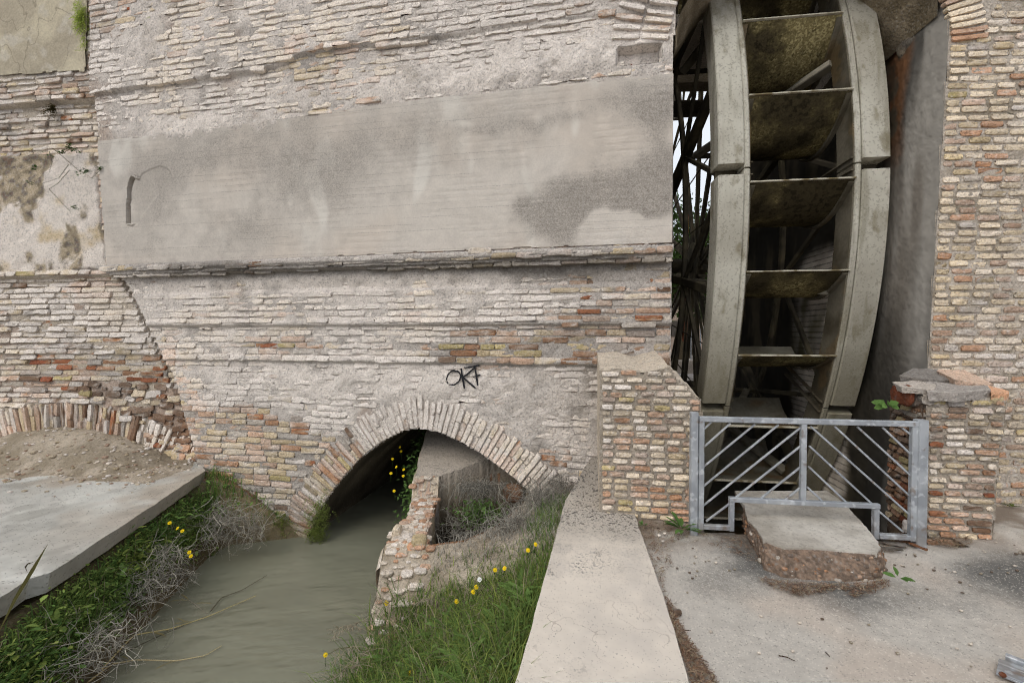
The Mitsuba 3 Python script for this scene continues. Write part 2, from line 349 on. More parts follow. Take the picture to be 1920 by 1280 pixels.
keep_poly = wall_poly.difference(hole).difference(slotp_.buffer(.02))
fine = wall_sheet(MAIN, -7.9, 0.0, -1.3, 6.5, 0.022, mortar_off, mortar_col, lambda u, z: contains_xy(keep_poly, u, z))
b = Bag(); b.add(*prune(*fine))
part(W, 'mortar', put(b, 'masonry', True))
tag(W, 'long weathered facade of thin limewashed bricks left of the water wheel, arched over the canal', 'wall')
bs = BrickSet(W, 300)
fan_poly = Polygon([(slot_w / 2 + r_ * math.cos(t), spring_z + r_ * .98 * math.sin(t)) for r_, ts in ((slot_w / 2, np.linspace(math.pi, 2.2, 12)), (slot_w / 2 + .64, np.linspace(2.2, math.pi - .08, 12))) for t in ts]).buffer(0)
brick_region = wall_poly.buffer(-0.005).difference(fan_poly).difference(ring_poly).difference(hole).difference(panel_poly)
crack = LineString(MAIN.pts([(590, 500), (588, 545)]))
for u, z, w, h in rows(MAIN, brick_region, -1.2, 6.48, 0.0768, (0.15, 0.36), 0.86, None, wav=0.03, gap=.005):
    lm = float(lime_of(u, z)) + rng.normal(0, .18) + 1.5 * (float(fb(u, z, 1.4, 3, 57)) - .5)
    red, yel, buf = (float(bl(q, u, z)) for q in (red_b, yel_b, buff_b))
    sm = float(bl(smear_b, u, z))
    if rng.random() < 0.03 + 0.25 * max(sm - .3, 0): continue
    tone = pick((GREY, 0.5), (BUFF, 0.8 + buf), (RED, 0.16 + red), (BROWN, 0.15 + red * .3), (YELL, 0.04 + yel), (PINK, 0.55 + red * .7))
    out = float(base_off(u, z)) + rng.normal(0.007, 0.0045)
    if cav[0] < u < cav[2] and cav[1] < z < cav[3]: tone = RED[2]; lm = 0.0
    lc = float(np.clip(lm, 0, 1)); w = min(w + .010 * lc, w * 1.1)
    if 1.725 < z < 2.16: h *= .84
    if u + w / 2 > -.02: w -= .01
    V, uz = brick(MAIN, u, z, rng.normal(0, 0.014), w, h * (1 + .10 * lc), out - .004 * lc, rough=0.16 + .14 * lc, tilt=rng.uniform(-.001, .004) + .009 * lc * rng.random(), rnd=.07 - .04 * lc)
    C = brick_color(tone * (1 - .2 * lc) + WHITE * .16 * lc, uz, lc)
    st = np.clip(bl(stain_b, *uz) * (0.5 + fb(uz[0], uz[1] * 0.4, 6, 3, 31)), 0, 0.75)
    bs.add(V, mix3(C, lin(92, 86, 80), st))
for i in range(15):
    a = math.radians(180 - 6 - i * 3.6)
    for kx in range(2):
        ru = slot_w / 2 + .19 + kx * .30; u, z = slot_w / 2 + ru * math.cos(a), spring_z + ru * .98 * math.sin(a)
        lc = float(np.clip(rng.normal(.6, .25), 0, 1))
        V, uz = brick(MAIN, u, z, a - math.pi + rng.normal(0, .03), .28, .058, float(base_off(u, z)) + .03 + rng.normal(0, .006), rough=.2, rnd=.08)
        bs.add(V, brick_color(pick((BUFF, 1), (RED, .4), (PINK, .8), (BROWN, .4)) * (1 - .2 * lc) + WHITE * .16 * lc, uz, lc))
bs.finish()
# the arch over the canal: voussoirs
ring = f'{W}__arch_ring'
Ls = ai.length; k = 0; d = 0.04
vb = []
while d < Ls - 0.05:
    th = rng.uniform(0.048, 0.068)
    p, q = ai.interpolate(d), ai.interpolate(min(d + 0.05, Ls)); q0 = ai.interpolate(max(d - 0.25, 0)); q1 = ai.interpolate(min(d + 0.25, Ls))
    tx, tz = q1.x - q0.x, q1.y - q0.y; nn = math.hypot(tx, tz); nx, nz = -tz / nn, tx / nn
    fpos = d / Ls
    cuts = [0, 1] if rng.random() < 0.45 else [0, rng.uniform(0.35, 0.65), 1]
    Lr = vou_len * rng.uniform(0.84, 1.06)
    for c0, c1 in zip(cuts[:-1], cuts[1:]):
        m = (c0 + c1) / 2; wl = Lr * (c1 - c0) - 0.008; fan = 1 + 0.13 * m
        u, z = p.x + nx * Lr * m, p.y + nz * Lr * m
        lm = 0.35 if fpos < 0.38 else 0.85
        if fpos < .12: lm = .15
        tone = pick((GREY, .8), (BUFF, 1.0), (RED, .25 + .4 * (0.12 < fpos < 0.42)), (YELL, .22), (PINK, .6), (BROWN, .15))
        V, uz = brick(MAIN, u, z, math.atan2(nz, nx), wl, th * 0.93 * fan, 0.020 + float(base_off(u, z)) * .4 + rng.normal(0, .006), deep=0.09, rough=.16, rnd=.05)
        vb.append((V, brick_color(tone, uz, np.clip(lm + rng.normal(0, .15), 0, 1))))
    d += th
for V, C in vb: part(ring, 'voussoir', ply_c((V, _bf), 'masonry', True, C))
# tunnel behind the arch
tb = Bag()
ap = np.array(arch_in); ap = np.vstack([ap])
deps = np.concatenate([[-0.005], np.linspace(-0.12, -9.0, 46)])
U, O = np.meshgrid(np.arange(len(ap)), deps)
wob = 0.04 * (fb(U * 0.7, O, 3, 2, 40) - .5)
Pm = MAIN.P(ap[U, 0] + wob * 0.5, ap[U, 1] + wob, O)
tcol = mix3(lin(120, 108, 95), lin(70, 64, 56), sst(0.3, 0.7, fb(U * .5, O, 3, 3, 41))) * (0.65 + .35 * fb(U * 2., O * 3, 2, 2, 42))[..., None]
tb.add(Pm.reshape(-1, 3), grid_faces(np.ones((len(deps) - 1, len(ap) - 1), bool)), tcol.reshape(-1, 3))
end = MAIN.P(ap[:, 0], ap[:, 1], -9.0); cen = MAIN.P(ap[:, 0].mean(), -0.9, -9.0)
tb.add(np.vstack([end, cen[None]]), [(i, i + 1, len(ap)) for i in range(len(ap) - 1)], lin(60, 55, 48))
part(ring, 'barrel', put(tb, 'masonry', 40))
# rendered panel
pj = MAIN.blobs([(255, 372, 14, 60, 1.0), (300, 335, 26, 20, .9), (275, 350, 20, 26, .8)])
def panel_off(u, z):
    dd = 0.020 + 0.05 * (fb(u, z, 0.8, 2, 3) - 0.5)
    g = np.abs(((z + 0.003 * np.sin(u * 5)) / 0.0768) % 1 - 0.5) * 0.0768
    dd = dd - 0.0035 * sst(0.008, 0.0, g) * (fb(u, z, 1.6, 2, 61) > 0.46)
    return dd + 0.007 * (fb(u, z, 7, 3, 62) - .5) + 0.0022 * (fb(u, z, 45, 2, 63) - .5)
peel = Polygon(MAIN.pts([(239, 418), (241, 372), (243, 345), (252, 332), (262, 338), (268, 326), (282, 318), (300, 312), (316, 316), (322, 328), (310, 350), (285, 380), (268, 405), (262, 420)]))
pb = Bag()
def pkeep(u, z): return contains_xy(panel_poly, u + 0.02 * (fb(u, z, 12, 2, 64) - .5), z + 0.03 * (fb(u, z, 12, 2, 65) - .5))
def poff2(u, z):
    o = panel_off(u, z); ju = u + .03 * (fb(u, z, 16, 2, 66) - .5)
    ins = contains_xy(peel, ju, z); slot = contains_xy(slotp_, ju, z)
    o = o + .018 * contains_xy(slotp_.buffer(.035), ju - .05, z) * ~ins * ~slot
    return o - .009 * ins - .22 * slot
V, Fc, C = prune(*wall_sheet(MAIN, -7.8, 0.0, 2.4, 4.7, 0.0125, poff2, lambda u, z: np.ones(u.shape + (3,)) * .4, pkeep))
pb.add(V, Fc, C)
# the panel's edge, turned back to the wall
er = np.array(panel_poly.buffer(-0.004).exterior.segmentize(0.03).coords)
eb = Bag(); n_ = len(er)
eb.add(np.vstack([MAIN.P(er[:, 0], er[:, 1], panel_off(er[:, 0], er[:, 1]) - .002), MAIN.P(er[:, 0], er[:, 1], -0.05)]), [(i, i + 1, n_ + i + 1, n_ + i) for i in range(n_ - 1)])
pb.add(*eb.mesh()[:2])
_t, _p = MAIN.t, MAIN.p
def ucoord(p): return (p.x - float(_p[0])) * float(_t[0]) + (p.y - float(_p[1])) * float(_t[1])
sharp_b = MAIN.blobs([(1140, 355, 130, 66, 1.0), (1030, 420, 70, 60, .8), (1240, 330, 60, 110, .7), (1160, 420, 60, 22, -.9), (980, 238, 240, 26, .62), (1240, 200, 70, 50, .5)])
dark_b = MAIN.blobs([(960, 230, 220, 28, .3), (700, 262, 220, 50, .42), (430, 290, 150, 50, .42), (300, 310, 100, 50, .4), (560, 330, 90, 60, .42), (640, 330, 70, 50, .4), (480, 430, 60, 30, .25), (1200, 190, 90, 40, .7), (290, 390, 40, 50, .35), (820, 300, 70, 50, .3),
                       (900, 390, 140, 50, -.6), (1060, 280, 90, 22, -.5), (1150, 415, 45, 20, -.6), (700, 420, 140, 40, -.35), (400, 340, 60, 40, -.35), (880, 232, 30, 8, -.5)])
def panel_fn(p, n, uv):
    u, z = ucoord(p), p.z
    wu, wz = u + 0.5 * (FB(u * 2.2, z * 2.2, 1.0, 4) - .5), z + 0.42 * (FB(u * 2.2 + 9, z * 2.2, 2.0, 4) - .5)
    f = dbl(dark_b, wu, wz) + 0.75 * (FB(u * 2.4, z * 3.1, 4.0, 4) - .5)
    sp = N(u * 95, z * 95, 3.0)
    f = f + .5 * (FB(u * 9, z * 9, 2.0, 3) - .5)
    k = SS(-.34, .95, f + 0.20 * SS(-2.4, -5.0, u))
    k = dr.maximum(k * .72, 0.9 * SS(.22, .80, dbl(sharp_b, wu, wz) + .35 * (FB(u * 6, z * 6, 8.0, 4) - .5)))
    gr = FB(u * 95, z * 95, 3.0, 2)
    c = MX(L(199, 191, 182), L(137, 130, 123), dr.clip(k * .78 + k * 1.0 * (gr - .47), 0, 1))
    c = c * (.93 + .14 * N(u * 110, z * 110, 6.0))
    c = MX(c, L(196, 184, 172), 0.6 * SS(0.45, 0.7, FB(u * 1.3 + 4, z * 1.6, 6.0, 3)) * (1 - k))
    c = MX(c, L(222, 218, 210), .5 * SS(.62, .74, FB(u * 3 + 4, z * 1.2, 9.0, 3)) * (1 - k))
    c = c * (0.90 + 0.2 * FB(u * 9, z * 9, 8.0, 3))
    gl = dr.abs((z + .012 * FB(u * 1.2, 3.0, 1.0, 2)) / .0768 - dr.floor((z + .012 * FB(u * 1.2, 3.0, 1.0, 2)) / .0768) - .5)
    c = MX(c, L(112, 106, 100), .38 * SS(.455, .485, gl) * SS(.47, .62, FB(u * 1.1, dr.floor(z / .0768) * 1.7, 4.0, 2)))
    return MX(c, L(90, 86, 82), 0.4 * SS(.1, .8, k) * SS(0.6, 0.9, FB(u * 75, z * 75, 5.0, 2)) + 0.10 * SS(0.72, 0.95, N(u * 140, z * 140, 9.0)))
proc_mat('panel_render', panel_fn, 0.9, 0.006, bump3(70.0))
pk = part(W, 'render_panel', mikit.ply(pb.mesh()[:2], 'panel_render', smooth=35))
labels[pk] = {'label': 'long stained grey render panel across the brick facade'}
# graffiti
gb = Bag()
def stroke(P2, w=0.015):
    P2 = np.array(MAIN.pts(P2)); P2 = np.array([LineString(P2).interpolate(t, normalized=True).coords[0] for t in np.linspace(0, 1, max(3, 3 * len(P2)))])
    d = np.gradient(P2, axis=0); d /= np.maximum(np.linalg.norm(d, axis=1, keepdims=True), 1e-9); nrm = np.stack([-d[:, 1], d[:, 0]], 1)
    ww = w * (0.7 + 0.5 * np.random.default_rng(len(P2)).random(len(P2)))[:, None]
    o = np.maximum(base_off(P2[:, 0], P2[:, 1]) + 0.03, 0) ; m = len(P2)
    A, B = P2 - nrm * ww / 2, P2 + nrm * ww / 2
    V = np.vstack([MAIN.P(A[:, 0], A[:, 1], o), MAIN.P(B[:, 0], B[:, 1], o), MAIN.P(A[:, 0], A[:, 1], o - .012), MAIN.P(B[:, 0], B[:, 1], o - .012)])
    Fc = []
    for i in range(m - 1): Fc += [(i, i + 1, m + i + 1, m + i), (2 * m + i, 2 * m + i + 1, i + 1, i), (m + i, m + i + 1, 3 * m + i + 1, 3 * m + i)]
    gb.add(V, np.array(Fc))
stroke([(862, 697), (851, 693), (842, 700), (838, 712), (843, 720), (853, 721), (862, 714), (866, 704), (860, 695), (852, 696)])
stroke([(866, 690), (868, 706), (872, 728)]); stroke([(893, 687), (876, 702), (869, 706)]); stroke([(869, 707), (880, 716), (893, 727)])
stroke([(872, 689), (885, 687), (901, 684)]); stroke([(891, 687), (894, 702), (897, 722)]); stroke([(888, 706), (902, 702)])
k = part(W, 'graffiti', put(gb, 'black_paint', False, False)); labels[k] = {'label': 'small black scrawled graffiti OKT above the arch'}
# body of the masonry: inner side towards the wheel, top and back
def prism_faces(poly2, frame_pts_a, frame_pts_b):
    pass
sb = Bag()
A0 = np.array([*MAIN.p]); deep = 4.9
ys = np.linspace(0.0, deep, 30); zs = np.linspace(-2.8, 8.6, 60)
Y, Z = np.meshgrid(ys, zs); V = np.stack([A0[0] + JD[0] * Y + 0.02 * (fb(Y, Z, 3, 2, 70) - .5), A0[1] + JD[1] * Y + .004, Z], -1)
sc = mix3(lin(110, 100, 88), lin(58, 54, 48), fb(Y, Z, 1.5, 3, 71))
sb.add(V.reshape(-1, 3), grid_faces(np.ones((59, 29), bool)), sc.reshape(-1, 3))
part(W, 'inner_side', put(sb, 'masonry', True))
ub = Bag()                                              # upper storey out of the picture, roof and rear
def quad(bag, pts, col): bag.add(np.array(pts), [(0, 1, 2, 3)], col)
e0 = MAIN.P(-7.9, 0, 0)[:2]; e1 = A0
hi = [MAIN.P(-7.9, 6.48, 0.0), MAIN.P(0.0, 6.48, 0.0), MAIN.P(0.0, 8.6, 0.0), MAIN.P(-7.9, 8.6, 0.0)]
quad(ub, hi, MORT * .9)
bk = A0 + JD * deep; bl_ = e0 + JD * 9.5
quad(ub, [(*bk, 8.6), (*e1, 8.6), (*e0, 8.6), (*bl_, 8.6)], MORT * .8)
quad(ub, [(*bk, -1), (*bk, 8.6), (*bl_, 8.6), (*bl_, -1)], MORT * .8)
part(W, 'upper_masonry', put(ub, 'masonry'))

# ================================================================== LEFT WALL
WL = 'brick_wall_001'
tag(WL, 'older recessed brick and rubble wall at the left with peeling plaster and a buried arch', 'wall')
lf = LEFT
def px_of(x, z): return x, z
lled = lf.at(100, 512)[1]
l_in = lf.pts([(-90, 905), (-60, 868), (-20, 838), (30, 818), (80, 809), (130, 808), (190, 814), (240, 826), (290, 845), (330, 866), (365, 905), (385, 940)])
l_hole = Polygon(l_in + [(l_in[-1][0], -1.5), (l_in[0][0], -1.5)]); l_ai = LineString(l_in)
l_ring = l_hole.buffer(0.42).difference(l_hole)
l_plast = Polygon(lf.pts([(-60, -200), (176, -200), (176, 60), (172, 140), (120, 141), (75, 146), (15, 147), (-60, 150)]))
l_rub_rect = Polygon(lf.pts([(-60, 292), (180, 286), (205, 505), (-60, 512)]))
l_rubble = Polygon(lf.pts([(120, 728), (200, 712), (330, 725), (362, 790), (400, 850), (440, 900), (420, 930), (340, 872), (250, 790), (190, 748)]))
l_lime = lf.blobs([(120, 560, 180, 45, .5), (230, 610, 110, 40, .75), (90, 220, 120, 60, .35), (60, 650, 90, 30, .3), (40, 770, 60, 30, .5), (290, 825, 60, 40, .6), (240, 690, 120, 20, -.7), (140, 700, 80, 20, -.5)])
l_red = lf.blobs([(240, 690, 130, 18, 3.0), (60, 700, 90, 25, .8), (150, 545, 120, 20, .5), (20, 175, 40, 20, 1.2), (20, 735, 60, 15, 1.5)])
l_patch = lf.blobs([(120, 350, 60, 40, .9), (150, 330, 40, 40, .6), (110, 440, 30, 60, .9), (185, 470, 25, 40, .8), (20, 450, 30, 50, .8), (60, 310, 60, 30, -.4), (50, 350, 50, 50, -.7), (140, 460, 20, 40, -.6)])
crack_l = LineString(lf.pts([(222, 516), (236, 535), (258, 565), (284, 622), (302, 664), (322, 712), (336, 750)])).buffer(.019)
def l_off(u, z):
    o = 0.045 * (fb(u, z, .9, 2, 83) - .5) + .02 * (fb(u, z, 4, 2, 84) - .5)
    rr = lf.at(100, 290)[1]
    o = o + 0.075 * ((z < lled + .02) & (z > lled - .075)) + .03 * ((z < lled - .22) & (z > lf.at(100, 665)[1]))
    o = o + 0.06 * (z > lf.at(100, 195)[1]) - .03 * ((z < lf.at(100, 195)[1]) & (z > rr))
    return o
def l_mort(u, z):
    n = fb(u, z, 9, 3, 88)
    o = l_off(u, z) - .004 + .014 * (n - .5)
    inr = contains_xy(l_rub_rect, u, z)
    o = o - .07 * contains_xy(crack_l, u, z)
    o = o + .010 * sst(.40, .62, fb(u, z, 4.5, 3, 97))
    return o + np.where(inr, .035 * sst(.2, .6, fb(u, z, 5, 4, 89) + .3 * bl(l_patch, u, z)), 0)
def l_col(u, z):
    c = mix3(lin(186, 172, 157), lin(158, 142, 127), sst(.35, .7, fb(u, z, 2.5, 3, 90)))
    c = mix3(c, lin(158, 122, 98), .6 * sst(.5, .75, fb(u, z, 1.9, 3, 93)) * (z < lf.at(100, 690)[1]))
    c = mix3(c, WHITE * .9, .6 * np.clip(bl(l_lime, u, z), 0, 1) * sst(.3, .7, fb(u, z, 6, 3, 94)))
    inr = contains_xy(l_rub_rect, u, z)
    pt = sst(.44, .54, fb(u, z, 5.5, 5, 91) * .95 + .42 * bl(l_patch, u, z))
    stone = mix3(lin(176, 160, 138), lin(124, 108, 92), sst(.35, .65, fb(u, z, 16, 4, 92)))
    pl = mix3(lin(212, 204, 194), lin(196, 174, 146), sst(.5, .72, fb(u, z, 4, 3, 95)))
    return np.where(inr[..., None], mix3(stone, pl, pt), c) * (.85 + .3 * fb(u, z, 18, 3, 96))[..., None]
lk = Polygon([(-3.4, -1.3), (-3.4, 8.6), (1.75, 8.6), (1.75, -1.3)]).difference(l_hole)
b = Bag(); b.add(*prune(*wall_sheet(lf, -3.4, 1.75, -1.3, 6.6, 0.025, l_mort, l_col, lambda u, z: contains_xy(lk, u, z))))
part(WL, 'mortar', put(b, 'masonry', True))
ub = Bag()
quad(ub, [lf.P(-3.4, 6.6), lf.P(0.3, 6.6), lf.P(.3, 8.6), lf.P(-3.4, 8.6)], MORT * .9)
quad(ub, [lf.P(-9, -1.3), lf.P(-3.4, -1.3), lf.P(-3.4, 8.6), lf.P(-9, 8.6)], MORT * .9)
quad(ub, [lf.P(-9, 8.6), lf.P(.3, 8.6), lf.P(.3, 8.6, -8), lf.P(-9, 8.6, -8)], MORT * .8)
part(WL, 'upper_masonry', put(ub, 'masonry'))
bs = BrickSet(WL, 240)
reg = Polygon([(-3.4, -1.0), (-3.4, 6.2), (1.7, 6.2), (1.7, -1.0)]).difference(crack_l).difference(l_ring).difference(l_hole).difference(l_plast).difference(l_rub_rect).difference(l_rubble)
for u, z, w, h in rows(lf, reg, -0.9, 6.2, 0.0785, (.16, .38), .84, None, wav=.035, gap=.006):
    lm = float(np.clip(bl(l_lime, u, z) + .3, 0, 1)) + rng.normal(0, .15)
    tone = pick((GREY, .7), (BUFF, .8), (RED, .12 + float(bl(l_red, u, z))), (BROWN, .18), (PINK, .6), (YELL, .08))
    ex = .02 * (rng.random() < .25)
    V, uz = brick(lf, u, z, rng.normal(0, .016), w, h, float(l_off(u, z)) + rng.normal(.009, .005) + ex, rough=.22, tilt=rng.uniform(-.002, .016), rnd=.07)
    bs.add(V, brick_color(tone, uz, np.clip(lm, 0, 1)))
bs.finish()
ring = f'{WL}__arch_ring'
d = .05
while d < l_ai.length - .05:
    th = rng.uniform(.062, .088)
    p = l_ai.interpolate(d); q0, q1 = l_ai.interpolate(max(d - .3, 0)), l_ai.interpolate(min(d + .3, l_ai.length))
    tx, tz = q1.x - q0.x, q1.y - q0.y; nn = math.hypot(tx, tz); nx, nz = -tz / nn, tx / nn
    cuts = [0, 1] if rng.random() < .5 else [0, rng.uniform(.4, .6), 1]
    Lr = .42 * rng.uniform(.93, 1.04)
    for c0, c1 in zip(cuts[:-1], cuts[1:]):
        m = (c0 + c1) / 2
        u, z = p.x + nx * Lr * m, p.y + nz * Lr * m
        tone = pick((BUFF, 1.0), (RED, .2), (BROWN, .6), (PINK, .7), (GREY, .5))
        lm = .85 if (d > l_ai.length * .72 or d < l_ai.length * .3) else .2
        V, uz = brick(lf, u, z, math.atan2(nz, nx) + rng.normal(0, .05), Lr * (c1 - c0) - .006, th * .93, .03 + rng.normal(0, .012), deep=.12, rough=.17, rnd=.06)
        part(ring, 'voussoir', ply_c((V, _bf), 'masonry', True, brick_color(tone, uz, np.clip(lm + rng.normal(0, .2), 0, 1))))
    d += th
rb = []
x0, z0, x1, z1 = l_rubble.bounds; placed = []
for _ in range(900):
    u, z = rng.uniform(x0, x1), rng.uniform(z0, z1); s = rng.uniform(.05, .12)
    if not l_rubble.contains(Point(u, z)) or any(abs(u - a) < (s + c) * .62 and abs(z - b_) < (s + c) * .33 for a, b_, c in placed): continue
    placed.append((u, z, s))
    tone = pick((BROWN, 1.4), (BUFF, .6), (RED, .3), (YELL, .25), (GREY, .3))
    V, uz = brick(lf, u, z, rng.normal(0, .12), s * 2, s * .85, float(l_off(u, z)) + rng.uniform(.01, .04), deep=.1, rough=.25, rnd=.16)
    part(WL, 'rubble_stone', ply_c((V, _bf), 'masonry', True, brick_color(tone * .95, uz, .12)))
def lplast_fn(p, n, uv):
    k = FB(p.x * 2.5, p.z * 2.5, 3.0, 4)
    c = MX(L(190, 180, 158), L(166, 156, 138), SS(.35, .7, k))
    c = MX(c, L(196, 190, 180), .5 * SS(.6, .8, FB(p.x * 6, p.z * 6, 7.0, 3)))
    cr = dr.abs(FB(p.x * 2.2 + 7, p.z * 1.6, 1.0, 4) - .5)
    c = MX(c, L(112, 102, 90), .45 * SS(.012, .0, cr))
    return c * (.88 + .24 * N(p.x * 60, p.z * 60, 2.0))
proc_mat('old_plaster', lplast_fn, .9, .012, bump3(26.0), eps=.006)
b = Bag()
V, Fc, C = prune(*wall_sheet(lf, -1.9, .2, lf.at(100, 160)[1], 6.6, .02, lambda u, z: l_off(u, z) + .03 + .012 * (fb(u, z, 6, 3, 98) - .5), lambda u, z: np.ones(u.shape + (3,)) * .4,
                            lambda u, z: contains_xy(l_plast, u + .03 * (fb(u, z, 10, 2, 99) - .5), z + .04 * (fb(u, z, 8, 2, 100) - .5))))
b.add(V, Fc, C)
k = part(WL, 'plaster_patch', mikit.ply(b.mesh()[:2], 'old_plaster', smooth=True)); labels[k] = {'label': 'square patch of beige plaster high at the left'}

# ================================================================== RIGHT WALL
WR = 'brick_wall_002'
tag(WR, 'tidy buff and orange brick wall right of the wheel opening with wide mortar joints', 'wall')
jx = lambda z: -0.02 + (z - 1.4) * 0.042               # the opening's slightly leaning edge
r_poly = Polygon([(jx(-.4), -.4), (jx(spring_z), spring_z), (jx(5.7) + .0, 5.7), (4.6, 5.7), (4.6, -.4)])
def r_off(u, z): return .03 * (fb(u, z, 1., 2, 103) - .5) + .012 * (fb(u, z, 5, 2, 104) - .5)
RM = lin(184, 174, 161)
r_damp = RIGHT.blobs([(1890, 900, 60, 90, 1.0), (1890, 760, 60, 40, .3)])
b = Bag(); b.add(*prune(*wall_sheet(RIGHT, -.25, 4.6, -.4, 5.7, .025, lambda u, z: r_off(u, z) + .010 * (fb(u, z, 12, 3, 105) - .5), lambda u, z: mix3(RM, lin(140, 124, 108), sst(.4, .75, fb(u, z, 6, 3, 106)) * .8) * (.86 + .28 * fb(u, z, 25, 2, 107))[..., None],
                            lambda u, z: contains_xy(r_poly, u, z))))
part(WR, 'mortar', put(b, 'masonry', True))
bs = BrickSet(WR, 300)
vr_c = (float(((np.array(MAIN.p) - RIGHT.p) @ RIGHT.t)) + slot_w / 2, spring_z)
fan = Polygon(RIGHT.pts([(1760, 62), (1760, -300), (1880, -300), (1868, 0), (1840, 60)])) 
ORAN = [lin(194, 148, 114), lin(188, 138, 104), lin(204, 160, 126)]
CREAM = [lin(224, 206, 176), lin(218, 198, 166), lin(226, 212, 188), lin(212, 194, 164)]
for u, z, w, h in rows(RIGHT, r_poly.buffer(-.012).difference(fan), -.05, 5.7, .0705, (.16, .245), .74, None, gap=.021):
    if rng.random() < .015: continue
    tone = pick((CREAM, 2.2), (BUFF, .9), (ORAN, .38), (RED, .04), (GREY, .3), (YELL, .06), (PINK, .6))
    V, uz = brick(RIGHT, u, z, rng.normal(0, .01), w, h, float(r_off(u, z)) + rng.normal(.009, .003), rough=.15, tilt=rng.uniform(-.003, .004), rnd=.13)
    dm = np.clip(bl(r_damp, *uz), 0, 1)
    bs.add(V, mix3(brick_color(tone, uz, .12), lin(150, 104, 74), dm * .4))
for i in range(16):
    a = math.radians(4 + i * 2.6)
    rr = slot_w / 2 + .16
    for kx in range(2):
        ru = rr + .02 + kx * .36
        u, z = vr_c[0] + ru * math.cos(a), vr_c[1] - .35 + ru * math.sin(a) * 1.0
        if not fan.buffer(.05).contains(Point(u, z)): continue
        tone = pick((CREAM, 1), (ORAN, .6), (PINK, .8))
        V, uz = brick(RIGHT, u, z, a, .32, .05, float(r_off(u, z)) + .018, rough=.13, rnd=.16)
        bs.add(V, brick_color(tone, uz, .1))
bs.finish()
# the slot's right side: smooth render in front, mossy brick and painted-in shade behind, and the vaulted soffit
sb = Bag()
ys = np.concatenate([[-.01], np.linspace(0.02, 5.4, 90)]); zs = np.linspace(-2.8, 5.0, 170)
Y, Z = np.meshgrid(ys, zs)
Xo = RIGHT.p[0] + jx(Z) * 0.998
wob = .05 * (fb(Y, Z, 1.6, 3, 110) - .5) * sst(0, .3, Y) + .02 * sst(.75, 1.2, Y) * (fb(Y, Z, 9, 3, 111) - .5) * 2
bulge = .14 * np.sin(np.clip(Y / .75, 0, 1) * np.pi)
V = np.stack([Xo + JD[0] * Y + wob - bulge * .4, RIGHT.p[1] - .05 * jx(Z) + JD[1] * Y + .004, Z], -1)
sb.add(V.reshape(-1, 3), grid_faces(np.ones((len(zs) - 1, len(ys) - 1), bool)))
JX, JY = float(RIGHT.p[0]), float(RIGHT.p[1])
def slot_fn(p, n, uv):
    y = p.y - JY; z = p.z; w = FB(y * 2, z * 2, 1.0, 4)
    smooth = MX(L(126, 119, 111), L(90, 87, 83), SS(.35, .7, FB(y * 1.6, z * .5, 3.0, 4)))
    smooth = MX(smooth, L(158, 153, 146), .8 * SS(.55, .72, FB(y * 3.5 + 5, z * .45, 5.0, 3)))  # pale streaks painted in for the highlight on the curved render
    rusty = MX(L(122, 88, 64), L(96, 86, 74), SS(.4, .6, FB(y * 5, z * 5, 9.0, 4)))
    black = MX(L(60, 57, 52), L(92, 84, 70), SS(.4, .7, FB(y * 4, z * 1.2, 4.0, 3)))  # dark tone stands in for the shade deeper in the slot
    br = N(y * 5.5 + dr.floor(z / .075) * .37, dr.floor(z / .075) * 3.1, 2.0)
    brick = MX(L(196, 184, 172), L(230, 222, 212), br)  # brick colour paled to stand in for light reaching this stretch
    jl = dr.abs(z / .075 - dr.floor(z / .075) - .5)
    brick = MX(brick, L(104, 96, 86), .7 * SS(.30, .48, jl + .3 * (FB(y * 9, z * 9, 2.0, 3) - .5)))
    brick = MX(brick, L(84, 82, 42), .8 * SS(.5, .62, FB(y * 2.2, z * .8, 7.0, 3)))
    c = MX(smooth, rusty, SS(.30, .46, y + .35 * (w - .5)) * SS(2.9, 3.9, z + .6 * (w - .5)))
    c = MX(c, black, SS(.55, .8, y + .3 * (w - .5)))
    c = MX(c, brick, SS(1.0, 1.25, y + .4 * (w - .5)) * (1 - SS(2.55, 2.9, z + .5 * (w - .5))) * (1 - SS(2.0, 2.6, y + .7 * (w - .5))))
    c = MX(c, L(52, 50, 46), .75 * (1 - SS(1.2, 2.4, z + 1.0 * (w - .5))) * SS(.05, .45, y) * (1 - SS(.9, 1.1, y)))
    return c * (.8 + .4 * FB(y * 14, z * 14, 6.0, 3))
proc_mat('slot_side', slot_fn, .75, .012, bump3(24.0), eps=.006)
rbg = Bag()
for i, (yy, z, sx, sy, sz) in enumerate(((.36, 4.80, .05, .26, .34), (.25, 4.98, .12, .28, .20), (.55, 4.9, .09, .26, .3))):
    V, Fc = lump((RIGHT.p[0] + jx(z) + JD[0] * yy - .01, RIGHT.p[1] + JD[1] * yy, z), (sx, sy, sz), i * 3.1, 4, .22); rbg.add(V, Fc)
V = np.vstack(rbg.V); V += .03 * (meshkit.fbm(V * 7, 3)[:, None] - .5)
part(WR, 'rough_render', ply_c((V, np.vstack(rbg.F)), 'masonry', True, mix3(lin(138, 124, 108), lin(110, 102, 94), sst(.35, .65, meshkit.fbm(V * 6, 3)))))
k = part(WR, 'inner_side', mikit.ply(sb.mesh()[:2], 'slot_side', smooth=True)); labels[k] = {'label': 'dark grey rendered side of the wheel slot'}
vb_ = Bag()
tt = np.linspace(0, math.pi, 60); dd = np.concatenate([[-.03, 0], np.linspace(.03, .75, 22)])
TT, DD = np.meshgrid(tt, dd)
rr = slot_w / 2 - .02 - .16 * sst(0, .6, DD) * np.sin(TT) ** .5 + .08 * (fb(TT * 2, DD, 3, 3, 120) - .5)
Uu = slot_w / 2 - rr * np.cos(TT); Zz = spring_z + rr * .98 * np.sin(TT)
